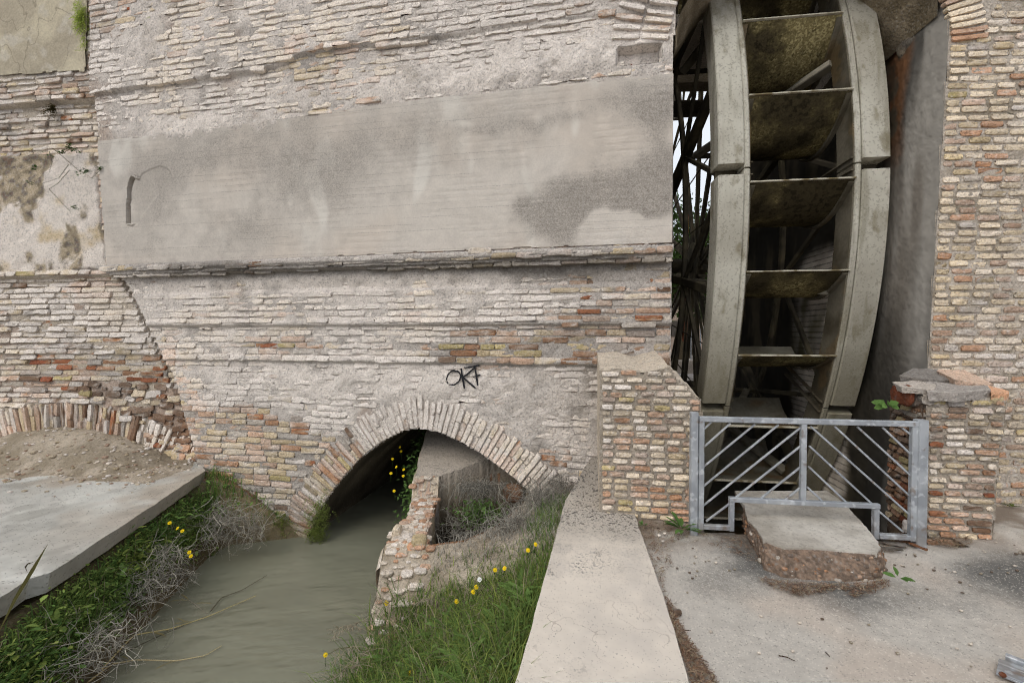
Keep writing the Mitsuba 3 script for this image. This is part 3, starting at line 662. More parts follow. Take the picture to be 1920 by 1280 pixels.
ff = np.clip(Uu / slot_w, 0, 1)
base = MAIN.P(Uu, Zz, 0); V = base.copy(); V[..., 1] = base[..., 1] * 1 + DD * JD[1] + .12 * ff * 0; V[..., 0] += DD * JD[0]
sc = mix3(lin(150, 136, 116), lin(112, 98, 80), sst(.35, .65, fb(TT * 3, DD * 2, 3, 4, 121)))
vb_.add(V.reshape(-1, 3), grid_faces(np.ones((len(dd) - 1, len(tt) - 1), bool)), sc.reshape(-1, 3))
part(WR, 'arch_soffit', put(vb_, 'masonry', True))
ub = Bag()
pts = arc[12:]; 
for i in range(len(pts) - 1):
    (u0, z0_), (u1, z1_) = pts[i], pts[i + 1]
    quad(ub, [MAIN.P(u0, z0_, -.02), MAIN.P(u1, z1_, -.02), MAIN.P(u1, 8.6, -.02), MAIN.P(u0, 8.6, -.02)], RM * .9)
quad(ub, [RIGHT.P(-.12, 5.69, -.01), RIGHT.P(12, 5.69, -.01), RIGHT.P(12, 8.6, -.01), RIGHT.P(-.12, 8.6, -.01)], RM)
quad(ub, [RIGHT.P(4.59, -.4, -.01), RIGHT.P(12, -.4, -.01), RIGHT.P(12, 5.69, -.01), RIGHT.P(4.59, 5.69, -.01)], RM)
quad(ub, [(4.05, 4.1, 8.6), (16, 3.5, 8.6), (16, 9.8, 8.6), (4.7, 9.8, 8.6)], RM)
quad(ub, [(4.05, 4.12, 5.0), (4.75, 9.8, 5.0), (4.75, 9.8, 8.6), (4.05, 4.12, 8.6)], RM * .6)
quad(ub, [(4.56, 9.5, -1), (16, 9.5, -1), (16, 9.5, 8.6), (4.7, 9.5, 8.6)], RM * .7)
part(WR, 'upper_masonry', put(ub, 'masonry'))

# ================================================================== PIERS
def pier(key, fr, poly_px, back, cap_cols, rows_from, pal, pitch, length, side=None, seed=0, skew=(0.16, .987), lift=0.12):
    P2 = fr.pts(poly_px); pg = Polygon(P2)
    b = Bag()
    u0, z0, u1, z1 = pg.bounds
    sh = prune(*wall_sheet(fr, u0 - .05, u1 + .05, z0, z1 + .03, .016, lambda u, z: .010 * (fb(u, z, 14, 3, seed) - .5), lambda u, z: mix3(RM * .92, lin(140, 128, 114), fb(u, z, 7, 3, seed + 1)) * (.85 + .3 * fb(u, z, 25, 2, seed + 2))[..., None],
                           lambda u, z: contains_xy(pg.buffer(.004), u, z)))
    b.add(*sh)
    er = np.array(pg.exterior.segmentize(.04).coords); n = len(er)
    A = fr.P(er[:, 0], er[:, 1], .002); ks = np.linspace(0, 1, 18)[:, None, None]
    B = A + np.array([skew[0], skew[1], 0]) * back + np.array([0, 0, lift]) * (er[:, 1:2] > .3)
    G = A[None] * (1 - ks) + B[None] * ks
    nz = (fb(G[..., 0] + G[..., 2], G[..., 1], 9, 3, seed + 4) - .5)
    G[..., 2] += .045 * nz * (er[None, :, 1] > .3); G[..., 0] += .012 * nz
    col = mix3(lin(210, 194, 177), lin(180, 166, 150), fb(G[..., 0] + G[..., 2], G[..., 1], 6, 3, seed + 3)) * (.85 + .3 * fb(G[..., 0], G[..., 1], 30, 2, seed + 5))[..., None]
    b.add(G.reshape(-1, 3), grid_faces(np.ones((17, n - 1), bool)), col.reshape(-1, 3))
    part(key, 'core', put(b, 'masonry', 50))
    reg = pg.buffer(-.008).intersection(Polygon([(-5, -1), (5, -1), (5, rows_from), (-5, rows_from)]))
    for u, z, w, h in rows(fr, reg, z0 + .045, z1, pitch, length, .68, None, gap=.020, u_range=(-1, 3)):
        tone = pick(*pal)
        V, uz = brick(fr, u, z, rng.normal(0, .008), w, h, .016 + rng.normal(0, .003), rough=.11, rnd=.16, tilt=rng.uniform(-.002, .003))
        part(key, 'brick', ply_c((V, _bf), 'masonry', True, brick_color(tone, uz, .08)))
    return pg
PL = 'brick_pier'
tag(PL, 'broken brick pier with a sloping mortar top between parapet and gate, left of the gate', 'pier')
pier(PL, PIER_L, [(1125, 940), (1125, 694), (1160, 692), (1205, 701), (1235, 694), (1256, 688), (1268, 712), (1290, 722), (1296, 738), (1314, 748), (1317, 800), (1319, 1000), (1190, 1000), (1125, 990)], .86, None, PIER_L.at(1200, 698)[1],
     [(CREAM, .9), (BUFF, .8), (ORAN, .8), (YELL, .15), (RED, .02), (PINK, .7)], .0600, (.125, .175), seed=200)
PR = 'brick_pier_001'
tag(PR, 'broken brick pier of red and buff bricks right of the gate, topped by loose slabs', 'pier')
pgr = pier(PR, PIER_R, [(1733, 1022), (1737, 772), (1742, 752), (1800, 742), (1868, 742), (1886, 744), (1884, 790), (1874, 850), (1866, 930), (1860, 1022)], .52, None, PIER_R.at(1800, 752)[1],
            [(CREAM, .7), (BUFF, .8), (ORAN, 1.0), (YELL, .1), (RED, .2), (BROWN, .25), (PINK, .6)], .0565, (.125, .18), seed=230, skew=(.36, .93), lift=.05)
sreg = Polygon([(.0, -.1), (.53, -.1), (.53, 1.02), (.3, 1.05), (.06, 1.05)])
b = Bag(); b.add(*prune(*wall_sheet(PIER_RS, .0, .54, -.8, 1.06, .02, lambda u, z: .008 + .02 * (fb(u, z, 10, 3, 240) - .5), lambda u, z: mix3(lin(128, 110, 92), lin(78, 68, 58), sst(.3, .7, fb(u, z, 5, 3, 241))))))
part(PR, 'side', put(b, 'masonry', True))
for u, z, w, h in rows(PIER_RS, sreg, -.02, 1.02, .0565, (.12, .24), .72, None, gap=.018, u_range=(-1, 1)):
    V, uz = brick(PIER_RS, u, z, rng.normal(0, .01), w, h, .03 + rng.normal(0, .005), rough=.14, rnd=.2)
    part(PR, 'brick', ply_c((V, _bf), 'masonry', True, brick_color(pick((ORAN, 1), (BROWN, 1), (YELL, .3), (RED, .5)) * .9, uz, .03)))
def slab_stone(holder, name, px_poly, y0, dy, th, tone, seed, label=None):
    """a flat broken stone: outline from points of its top given as pixel and depth"""
    top = np.array([aty(px, py, y) for px, py, y in px_poly]); c = top.mean(0)
    m = len(top); b = Bag()
    bot = top - [0, 0, th]; bot[:, :2] = c[:2] + (bot[:, :2] - c[:2]) * .94
    ins = c + (top - c) * .86; ins[:, 2] += .006
    V = np.vstack([bot, top, ins, c + [0, 0, .004], c - [0, 0, th]]); Fc = []
    for i in range(m):
        j = (i + 1) % m; Fc += [(i, j, m + j), (i, m + j, m + i), (m + i, m + j, 2 * m + j), (m + i, 2 * m + j, 2 * m + i), (2 * m + i, 2 * m + j, 3 * m), (j, i, 3 * m + 1)]
    me = trimesh.Trimesh(V, Fc, process=False)
    me.fix_normals()
    me = me.subdivide().subdivide(); v = np.array(me.vertices)
    v += (meshkit.fbm(v * 9 + seed, 3)[:, None] - .5) * np.array([.02, .02, .028])
    col = tone * (.8 + .4 * meshkit.fbm(v * 25 + seed, 3))[:, None]
    k = part(holder, name, ply_c((v, np.array(me.faces)), 'masonry', 50, col))
    if label: labels[k] = {'label': label}
slab_stone(PR, 'capstone', [(1686, 703, 3.95), (1712, 690, 4.12), (1760, 690, 4.12), (1800, 704, 4.1), (1795, 712, 3.86), (1740, 712, 3.82)], 0, 0, .07, lin(128, 124, 120), 1, 'dark grey loose slab on the pier')
slab_stone(PR, 'capstone', [(1752, 692, 4.1), (1806, 692, 4.1), (1862, 720, 4.08), (1850, 722, 3.72), (1790, 712, 3.74)], 0, 0, .06, lin(200, 176, 152), 2, 'pale pinkish loose slab on the pier')
slab_stone(PR, 'capstone', [(1672, 716, 3.85), (1728, 712, 3.95), (1760, 718, 3.85), (1752, 728, 3.56), (1690, 726, 3.60)], 0, 0, .05, lin(186, 176, 166), 3)
slab_stone(PR, 'capstone', [(1735, 715, 3.85), (1850, 722, 3.8), (1858, 732, 3.52), (1790, 736, 3.5), (1738, 734, 3.54)], 0, 0, .075, lin(160, 156, 150), 4)
slab_stone(PR, 'capstone', [(1848, 722, 3.8), (1892, 734, 3.9), (1892, 738, 3.5), (1858, 736, 3.5)], 0, 0, .06, lin(206, 170, 128), 5)
for (px, py, y, sx, sz, tone) in ((1692, 740, 3.72, .03, .09, (120, 66, 44)),):
    V, Fc = lump(aty(px, py, y), (sx, .10, sz), px, 3, .30, 3.5)
    part(PR, 'core_stone', ply_c((V, Fc), 'masonry', True, lin(*tone) * (.55 + .9 * meshkit.fbm(V * 18, 4))[:, None]))
for px, py, w, h, tone in ((1744, 748, .13, .10, (176, 158, 142)), (1790, 752, .12, .085, (158, 150, 140)), (1832, 752, .10, .075, (176, 160, 142)), (1866, 750, .09, .06, (190, 160, 124))):
    u, z = PIER_R.at(px, py); V, uz = brick(PIER_R, u, z, rng.normal(0, .05), w, h, .012, deep=.2, rough=.2, rnd=.2); part(PR, 'core_stone', ply_c((V, _bf), 'masonry', True, brick_color(lin(*tone), uz, .1)))
for px, py, w, h, tone in ((1706, 746, .17, .12, (172, 152, 136)), (1704, 772, .2, .06, (150, 134, 120)), (1712, 792, .2, .045, (176, 122, 84))):
    q = aty(px, py, 3.75); u = float((q[:2] - PIER_RS.p) @ PIER_RS.t); V, uz = brick(PIER_RS, u, q[2], rng.normal(0, .04), w * 1.6, h, .03, deep=.2, rough=.2, rnd=.2); part(PR, 'core_stone', ply_c((V, _bf), 'masonry', True, brick_color(lin(*tone), uz, .1)))
V, Fc = lump(aty(1687, 1040, 3.86) * [1, 1, 0] + [0, 0, -.15], (.12, .16, .55), 5, 2, .1)

# ================================================================== GATE
G = 'railing_gate'
tag(G, 'low galvanised steel railing gate with slanting bars in a chevron, stepped over a concrete block', 'gate')
def steel_fn(p, n, uv):
    k = FB(p.x * 9, p.y * 9, p.z * 9, 3)
    c = MX(L(172, 176, 181), L(148, 152, 158), SS(.3, .7, k))
    c = MX(c, L(205, 208, 212), .6 * SS(.6, .78, FB(p.x * 30 + 4, p.y * 30, p.z * 30, 2)))
    c = MX(c, L(128, 120, 112), .55 * SS(.30, .02, p.z) * SS(.4, .6, FB(p.x * 20, p.y * 20, p.z * 20, 3)))
    return MX(c, L(116, 92, 70), .6 * SS(.66, .8, FB(p.x * 16, p.y * 16, p.z * 16 + 3, 3)))
proc_mat('galvanised', steel_fn, .5, metallic=.35, spec=.5)
def gbar(name, a, b, w, h, o=0.0, pxl=True):
    a, b = (GATE.at(*a) if pxl else a), (GATE.at(*b) if pxl else b)
    V, Fc = box_between(GATE.P(a[0], a[1], o), GATE.P(b[0], b[1], o), w, h, up=(*GATE.n, 0))
    return part(G, name, mikit.ply((V, Fc), 'galvanised'))
gz = lambda px, py: GATE.at(px, py)[1]
guL, guR = GATE.at(1308, 900)[0], GATE.at(1716, 900)[0]
zt = gz(1500, 789); zb = gz(1340, 987); zm = gz(1500, 941)
um = GATE.at(1505, 870)[0]; us1 = GATE.at(1371, 960)[0]; us2 = GATE.at(1641, 970)[0]
gbar('gate_post', (guL - .028, -.05), (guL - .028, zt + .05), .06, .06, -.012, False)
gbar('gate_post', (guR + .040, -.05), (guR + .040, zt + .03), .075, .07, -.012, False)
gbar('stile', (guL + .025, zb - .02), (guL + .025, zt - .02), .04, .045, .004, False)
gbar('stile', (guR - .020, zb - .02), (guR - .020, zt - .02), .04, .045, .004, False)
gbar('top_rail', (guL + .005, zt), (guR, zt), .042, .044, .007, False)
gbar('mullion', (um, zm + .02), (um, zt - .02), .042, .04, .003, False)
gbar('bottom_rail', (guL + .045, zb), (us1 - .018, zb), .038, .042, .003, False)
gbar('bottom_rail', (us1 - .02, zm), (us2 + .02, zm), .038, .042, .005, False)
gbar('bottom_rail', (us2 + .02, zb), (guR - .04, zb), .038, .042, .003, False)
gbar('riser', (us1, zb - .02), (us1, zm - .019), .038, .042, .002, False)
gbar('riser', (us2, zb - .02), (us2, zm - .019), .038, .042, .002, False)
LB = [((1314, 810), (1334, 791)), ((1314, 843), (1370, 793)), ((1313, 880), (1416, 795)), ((1312, 917), (1460, 796)), ((1312, 953), (1507, 797)),
      ((1380, 932), (1504, 834)), ((1427, 934), (1503, 874)), ((1472, 937), (1502, 913)), ((1324, 977), (1368, 944))]
RB = [((1520, 799), (1713, 971)), ((1518, 836), (1636, 945)), ((1516, 874), (1588, 942)), ((1514, 913), (1544, 941)), ((1565, 799), (1711, 934)), ((1608, 800), (1712, 895)), ((1655, 801), (1714, 857)), ((1692, 802), (1718, 822)), ((1648, 958), (1694, 997))]
for a, b in LB + RB: gbar('bar', a, b, .014, .014, -.004)
for u, z in ((guL - .028, zt + .05), (guR + .04, zt + .03)):
    pass

# ================================================================== GROUND
PAVE_B = [(1.9, 3.0, .6, .5, .35), (4.8, 3.0, 1.2, .5, .3), (2.6, 2.75, .5, .15, .3), (2.1, 3.15, .35, .35, .9), (1.75, 3.35, .3, .3, .6), (3.6, 3.05, .55, .28, .7), (4.3, 2.6, .8, .35, .9), (3.0, 2.4, .5, .25, .35), (3.3, 2.7, .3, .3, .3), (5.2, 2.4, .8, .6, .7), (1.3, 2.9, .25, .3, .45), (2.5, 2.3, .6, .25, -.25), (1.2, 2.1, .25, .4, -.35)]
def pave_fn(p, n, uv):
    x, y = p.x, p.y
    w = FB(x * 2.5, y * 2.5, 2.0, 4)
    f = dbl(PAVE_B, x + .5 * (w - .5), y + .5 * (FB(x * 2.5 + 7, y * 2.5, 5.0, 4) - .5)) + .5 * (w - .5)
    c = MX(L(182, 176, 168), L(106, 104, 101), SS(.12, 1.0, f + .22 * (N(x * 70, y * 70, 1.0) - .5)))
    c = MX(c, L(190, 168, 150), .3 * SS(.5, .72, FB(x * 1.7 + 3, y * 1.7, 8.0, 3)))
    s = N(x * 150, y * 150, 3.0); s2 = N(x * 125, y * 125, 6.0)
    c = MX(c, L(220, 212, 202), .45 * SS(.66, .88, s)); c = MX(c, L(104, 98, 92), .45 * SS(.70, .92, s2))
    dirt = SS(3.15, 3.7, y + .35 * (w - .5) - .1 * (x - 1.5) * 0)
    c = MX(c, L(120, 104, 90), .75 * dirt * SS(.3, .6, FB(x * 6, y * 6, 4.0, 3)))
    return c * (.88 + .24 * FB(x * 20, y * 20, 1.0, 3))
proc_mat('pavement_cement', pave_fn, .9, .008, lambda p, n, uv: FB(p.x * 70, p.y * 70, 1.0, 3))
def cut(P0, P1): return P0, P1
gx = np.arange(.70, 6.6, .03); gy = np.arange(-1.2, 4.9, .03)
X, Y = np.meshgrid(gx, gy)
Zp = -.012 + .022 * (fb(X, Y, 1.3, 3, 300) - .5) + .006 * (fb(X, Y, 8, 3, 301) - .5) + .05 * sst(3.3, 3.6, Y) * (X > 3.9)
Xc, Yc = (X[:-1, :-1] + X[1:, 1:]) / 2, (Y[:-1, :-1] + Y[1:, 1:]) / 2
gate_y = lambda x: 3.596 - .128 * (x - 1.491) + .06
keep = ~((Yc > 4.24 - .05 * Xc) & (Xc > 1.75) & (Xc < 4.2)) & ~((Yc > gate_y(Xc) + .03 * (fb(Xc, Yc, 6, 2, 302) - .5)) & (Xc > 1.5) & (Xc < 3.55)) & ~((Yc > 4.75) & (Xc < 1.7))
V, Fc, _ = prune(np.stack([X, Y, Zp], -1).reshape(-1, 3), grid_faces(keep), np.zeros((X.size, 3)))
scene['pavement'] = mikit.ply((V, Fc), 'pavement_cement', smooth=True); struct('pavement')
b = Bag()
quad(b, [(.7, -40, -.03), (60, -40, -.03), (60, -1.15, -.03), (.7, -1.15, -.03)], (.3, .29, .27)); quad(b, [(6.55, -1.2, -.03), (60, -1.2, -.03), (60, 20, -.03), (6.55, 20, -.03)], (.3, .29, .27))
quad(b, [(-80, 15.5, -.05), (80, 15.5, -.05), (80, 160, -.05), (-80, 160, -.05)], (.3, .28, .24)); quad(b, [(-60, -40, -.2), (-4.0, -40, -.2), (-4.0, 5.2, -.2), (-60, 12, -.2)], (.3, .29, .27))
scene['ground'] = put(b, 'earth'); struct('ground')
# wheel pit
b = Bag()
px_ = np.linspace(1.45, 3.62, 40); pz_ = np.linspace(-.012, -2.9, 40)
X, Z = np.meshgrid(px_, pz_); Yw = gate_y(X) + .05 * (fb(X, Z, 4, 3, 310) - .5) * (Z < -.05) + .0
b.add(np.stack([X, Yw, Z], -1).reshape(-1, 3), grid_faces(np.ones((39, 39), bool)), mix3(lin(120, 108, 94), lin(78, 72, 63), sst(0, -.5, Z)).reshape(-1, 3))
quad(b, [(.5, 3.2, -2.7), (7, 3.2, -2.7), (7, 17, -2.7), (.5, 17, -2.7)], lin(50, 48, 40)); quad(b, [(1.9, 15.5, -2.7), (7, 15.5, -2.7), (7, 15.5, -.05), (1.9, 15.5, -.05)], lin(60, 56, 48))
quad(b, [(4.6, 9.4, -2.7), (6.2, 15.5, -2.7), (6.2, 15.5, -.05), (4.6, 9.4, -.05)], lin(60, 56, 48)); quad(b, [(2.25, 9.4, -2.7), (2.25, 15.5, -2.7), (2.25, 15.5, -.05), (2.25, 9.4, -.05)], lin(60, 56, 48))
scene['wheel_pit'] = put(b, 'earth'); struct('wheel_pit')
# parapet with its pale coping
PA = 'canal_parapet'
tag(PA, 'low parapet with a pale cement coping running from the foreground to the brick pier', 'parapet')
cl = np.array([atz(965, 1280, .035)[:2], atz(1003, 1150, .035)[:2], atz(1030, 1045, .035)[:2], atz(1060, 938, .035)[:2]]); cr = np.array([atz(1293, 1280, .035)[:2], atz(1250, 1130, .035)[:2], atz(1216, 1040, .035)[:2], atz(1190, 962, .035)[:2]])
ys = np.concatenate([np.linspace(-6, 1.7, 60), np.arange(1.72, 5.0, .03)])
def edge(E, y): return np.interp(y, E[:, 1], E[:, 0], left=None) if y.min() > E[0, 1] else np.where(y < E[0, 1], E[0, 0] + (y - E[0, 1]) * (E[1, 0] - E[0, 0]) / (E[1, 1] - E[0, 1]), np.interp(y, E[:, 1], E[:, 0]))
xl = edge(cl, ys); xl = np.where(ys > cl[-1, 1], cl[-1, 0] + (ys - cl[-1, 1]) * .62, xl)
xr = edge(cr, ys); xr = np.where(ys > 3.93, np.minimum(1.2, xr + 0), xr); xl = xl - .0
tq = np.concatenate([[0, 0.004], np.linspace(.02, .98, 26), [.996, 1]])
Tq, Yq = np.meshgrid(tq, ys); XL, XR = xl[:, None], xr[:, None]
Xq = XL + (XR - XL) * Tq + .012 * (fb(Tq, Yq, 3, 3, 320) - .5) * 0
rise = .26 * sst(4.12, 4.86, Yq)
Zq = .035 + rise + .012 * (fb(Xq, Yq, 2.2, 3, 321) - .5) - .008 * ((Tq < .003) | (Tq > .997))
wob = .022 * (fb(Yq, Tq * 0, 9, 4, 322) - .5); Xq = Xq + wob * ((Tq < .01) | (Tq > .99))
b = Bag(); b.add(np.stack([Xq, Yq, Zq], -1).reshape(-1, 3), grid_faces(np.ones((len(ys) - 1, len(tq) - 1), bool)))
def cop_fn(p, n, uv):
    x, y = p.x, p.y; w = FB(x * 3, y * 3, 1.0, 4)
    c = MX(L(214, 204, 192), L(202, 193, 183), SS(.35, .65, w)); c = MX(c, L(216, 200, 182), .5 * SS(.5, .7, FB(x * 1.2, y * 1.2, 6.0, 3)))
    lich = SS(2.95, 3.9, y + .9 * (w - .5) - .0)
    lich = dr.maximum(lich, .85 * SS(.55, .7, FB(x * 2.2 + 2, y * 2.2 + 5, 9.0, 4)) * SS(.75, .2, x - (y - 2) * .15))
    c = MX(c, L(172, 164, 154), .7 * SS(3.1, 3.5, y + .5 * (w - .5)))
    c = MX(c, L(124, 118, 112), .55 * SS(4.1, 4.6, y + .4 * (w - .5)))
    sp = SS(.54, .74, FB(x * 60, y * 60, 2.0, 2)); sp2 = SS(.56, .76, N(x * 130, y * 130, 7.0))
    c = MX(c, L(78, 76, 74), .85 * dr.clip(lich * (sp + .45 * sp2), 0, 1))
    c = MX(c, L(110, 102, 94), .5 * SS(.78, .95, N(x * 140, y * 140, 4.0)))
    cr1 = dr.abs(FB(x * 2.2 + 3.3, y * 2.6 + 1, 2.0, 4) - .5)
    return MX(c, L(140, 126, 114), .5 * SS(.0035, .0, cr1) * SS(.48, .56, FB(x * 1.4 + 8, y * 1.4, 3.0, 2))) * (.92 + .16 * FB(x * 14, y * 14, 3.0, 3))
proc_mat('coping', cop_fn, .9, .006, lambda p, n, uv: FB(p.x * 80, p.y * 80, 1.0, 3))
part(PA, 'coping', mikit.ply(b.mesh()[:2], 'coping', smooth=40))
b = Bag()
zz = np.linspace(.03, -1.0, 26); Yq, Zq = np.meshgrid(ys, zz)
Xf = np.broadcast_to(xl, Yq.shape) + .012 + .02 * (fb(Yq, Zq, 5, 3, 325) - .5) * (Zq < 0); Zf = Zq + np.broadcast_to(.26 * sst(4.12, 4.86, ys), Yq.shape) * (Zq > -.1)
b.add(np.stack([Xf, Yq, Zf], -1).reshape(-1, 3), grid_faces(np.ones((25, len(ys) - 1), bool)), (mix3(lin(170, 162, 150), lin(130, 122, 110), fb(Yq, Zq, 5, 3, 326))).reshape(-1, 3))
Xf2 = xr - .006; zl = np.stack([.03 + 0 * ys, -.2 + 0 * ys], 0)
b.add(np.stack([np.broadcast_to(Xf2, (2, len(ys))), np.broadcast_to(ys, (2, len(ys))), zl], -1).reshape(-1, 3), grid_faces(np.ones((1, len(ys) - 1), bool)), lin(176, 160, 146))
part(PA, 'face', put(b, 'masonry', True))
# water
wx = np.arange(-4.6, .4, .03); wy = np.concatenate([np.arange(.6, 6.5, .03), np.arange(6.5, 14.2, .15)])
X, Y = np.meshgrid(wx, wy)
rip = .012 * (fb(X * .45 + .25 * Y, Y * 1.5 - .3 * X, 5.5, 3, 330) - .5) + .012 * (fb(X * .8, Y * 2.2 + .5 * X, 9, 2, 331) - .5)
Zw = WATER_Z + rip * (.35 + .8 * sst(5.6, 2.6, Y))
b = Bag(); b.add(np.stack([X, Y, Zw], -1).reshape(-1, 3), grid_faces(np.ones((len(wy) - 1, len(wx) - 1), bool)))
n0 = b.n; b.add(np.array([(-9, -40, WATER_Z - .002), (1, -40, WATER_Z - .002), (1, .6, WATER_Z - .002), (-9, .6, WATER_Z - .002)]), [(0, 1, 2, 3)])
def water_col(p, n, uv): return MX(L(126, 126, 110), L(118, 118, 103), SS(.35, .65, FB(p.x * .8 + p.y * .3, p.y * 2.2, 1.0, 3)))
def water_bump(p, n, uv):
    a, b_ = p.x * .9 + p.y * .25, p.y * 1.0 - p.x * .22
    return (FB(a * 4.2, b_ * 14, 1.0, 2) + .5 * FB(a * 11, b_ * 32, 5.0, 2)) * (.35 + .9 * SS(6.0, 3.0, p.y))
scene['water_surface'] = {'type': 'bumpmap', 'scale': .012, 'arbitrary': mikit.proc(water_bump, eps=.01), 'bsdf': {'type': 'plastic', 'diffuse_reflectance': mikit.proc(water_col), 'int_ior': 1.33, 'nonlinear': False}}
scene['water'] = mikit.ply(b.mesh()[:2], 'water_surface', smooth=True); struct('water')
# the left bank, its slab and soil
SE0, SE1 = atz(385, 882, SLAB_Z), atz(0, 1136, SLAB_Z)
def slab_x(y): return SE0[0] + (y - SE0[1]) * (SE1[0] - SE0[0]) / (SE1[1] - SE0[1])
wl = np.array([atz(*q, WATER_Z)[:2] for q in ((150, 1330), (190, 1280), (250, 1190), (340, 1085), (385, 1048), (430, 1022), (500, 1014), (570, 1006))])
def wat_x(y): return np.interp(y, wl[:, 1], wl[:, 0])
wall_y = lambda x: 4.665 - .2 * (x - 1.676)
def bank_z(x, y):
    xs, xw = slab_x(y) + .02, wat_x(y)
    xw = np.maximum(xw, xs + .3)
    t = (xw - x) / (xw - xs)
    z = WATER_Z - .03 + (.47) * np.clip(t, 0, 1.4) ** .75 * (t > 0) - .3 * np.clip(-t, 0, 1)
    near = sst(.55, .05, wall_y(x) - y)
    z = z + .28 * near * np.clip(t * 1.3, 0, 1)
    return np.minimum(z, SLAB_Z - .1) + .05 * (fb(x, y, 5, 3, 340) - .5) * (t > -.1)
X, Y = np.meshgrid(np.arange(-4.9, -2.2, .025), np.arange(.2, 6.4, .025))
Z = bank_z(X, Y)
col = mix3(lin(112, 100, 78), lin(82, 74, 56), fb(X, Y, 6, 3, 341)); col = mix3(col, lin(148, 122, 94), sst(5.2, 5.7, Y) * .8)
Xc, Yc = X[:-1, :-1], Y[:-1, :-1]
V, Fc, C = prune(np.stack([X, Y, Z], -1).reshape(-1, 3), grid_faces((Yc < wall_y(Xc) + .05) & (Z[:-1, :-1] > WATER_Z - .15)), col.reshape(-1, 3))
b = Bag(); b.add(V, Fc, C); scene['left_bank'] = put(b, 'earth', True); struct('left_bank')
b = Bag(); quad(b, [(-60, -40, -.25), (-4.7, -40, -.25), (-4.85, .3, -.25), (-60, .3, -.25)], lin(110, 95, 75)); quad(b, [(-4.7, -40, -.25), (-3.2, -40, -1), (-3.2, .3, -1), (-4.85, .3, -.25)], lin(90, 84, 60))
scene['far_bank'] = put(b, 'earth'); struct('far_bank')
# concrete slab
S = 'concrete_slab'
tag(S, 'light grey concrete slab on the left bank in front of the buried arch', 'slab')
edge_px = [(385, 882), (380, 872), (366, 866)]
ey = np.linspace(SE0[1], -1.5, 90); ex = slab_x(ey) + .05 * (fb(ey, ey * 0, 6, 4, 350) - .5) - .09 * ((ey < atz(85, 1078, SLAB_Z)[1]))
tip = [atz(366, 865, SLAB_Z)[:2], atz(378, 872, SLAB_Z)[:2]]
outl = np.vstack([tip, np.stack([ex, ey], 1)]); 
bx = np.vstack([outl, [(-12, -1.5), (-12, 7.4)], [LEFT.P(-1.0, 0, -.05)[:2] * [1, 1]], [LEFT.P(.9, 0, -.05)[:2]]])
sp = Polygon(bx).buffer(0)
gx = np.arange(-7.6, -2.9, .03); gy = np.arange(1.2, 6.8, .03); X, Y = np.meshgrid(gx, gy)
Xc, Yc = (X[:-1, :-1] + X[1:, 1:]) / 2, (Y[:-1, :-1] + Y[1:, 1:]) / 2
m = trimesh.creation.extrude_polygon(sp, .15, engine='earcut'); m.apply_translation([0, 0, SLAB_Z - .15])
m = m.subdivide_to_size(.12, max_iter=12) if False else m
v = np.array(m.vertices); low = v[:, 2] < SLAB_Z - .1
v[low, 0] -= .03; v[:, 2] += np.where(low, .03 * (fb(v[:, 1], v[:, 0] * 0, 6, 3, 351) - .5), 0)
def slab_fn(p, n, uv):
    x, y = p.x, p.y; w = FB(x * 2, y * 2, 1.0, 4)
    c = MX(L(198, 197, 191), L(178, 176, 170), SS(.35, .7, w))
    c = MX(c, L(196, 192, 186), .5 * SS(.55, .75, FB(x * 4 + 3, y * 4, 5.0, 3)))
    c = MX(c, L(124, 118, 110), .35 * SS(.006, .0, dr.abs(FB(x * 1.1, y * 3.2 + x * 1.4, 6.0, 4) - .52)))
    c = MX(c, L(160, 142, 122), .55 * SS(.5, .66, FB(x * 1.3 + 2, y * 1.3, 3.0, 4)) * SS(3.6, 5.2, y + .5 * x + 2.4)); c = MX(c, L(128, 124, 116), .4 * SS(.56, .7, FB(x * 2.6 + 6, y * 2.6, 8.0, 4)))
    c = MX(c, L(150, 146, 140), .6 * SS(.5, .2, dr.abs(n.z)))
    return MX(c, L(98, 94, 88), .5 * SS(.74, .9, N(x * 70, y * 70, p.z * 70))) * (.88 + .24 * FB(x * 14, y * 14, p.z * 14, 3))
proc_mat('slab_concrete', slab_fn, .9, .008, bump3(50.0))
scene[S] = mikit.ply((v, np.array(m.faces)), 'slab_concrete', smooth=30)
# soil and rubble against the wall on the slab
_li = np.array(l_in)
def soil_h(x, y):
    lim = LEFT.p[1] - .12 * (x - LEFT.p[0]); dw = lim - y
    ul = (x - LEFT.p[0]) / LEFT.t[0]; hw = np.interp(ul, _li[:, 0], _li[:, 1]) - SLAB_Z + .02
    h = np.clip(hw, 0, 1) * sst(.85, .05, dw) + .07 * sst(1.3, .4, dw) * sst(-4.0, -4.5, x)
    return SLAB_Z - .03 + h + .09 * (fb(x, y, 3.5, 4, 360) - .56)
X, Y = np.meshgrid(np.arange(-8.2, -3.9, .03), np.arange(4.4, 7.2, .03)); Z = soil_h(X, Y)
col = mix3(lin(142, 128, 112), lin(172, 160, 144), sst(.35, .65, fb(X, Y, 5, 4, 361))) * (.8 + .4 * fb(X, Y, 25, 2, 362))[..., None]
Xc, Yc = X[:-1, :-1], Y[:-1, :-1]
V, Fc, C = prune(np.stack([X, Y, Z], -1).reshape(-1, 3), grid_faces((Yc < 5.62 - .12 * Xc) & (Z[:-1, :-1] > SLAB_Z - .02) & contains_xy(sp.buffer(-.05), Xc, Yc)), col.reshape(-1, 3))
b = Bag(); b.add(V, Fc, C); scene['soil_on_slab'] = put(b, 'earth', True); struct('soil_on_slab')
b = Bag()
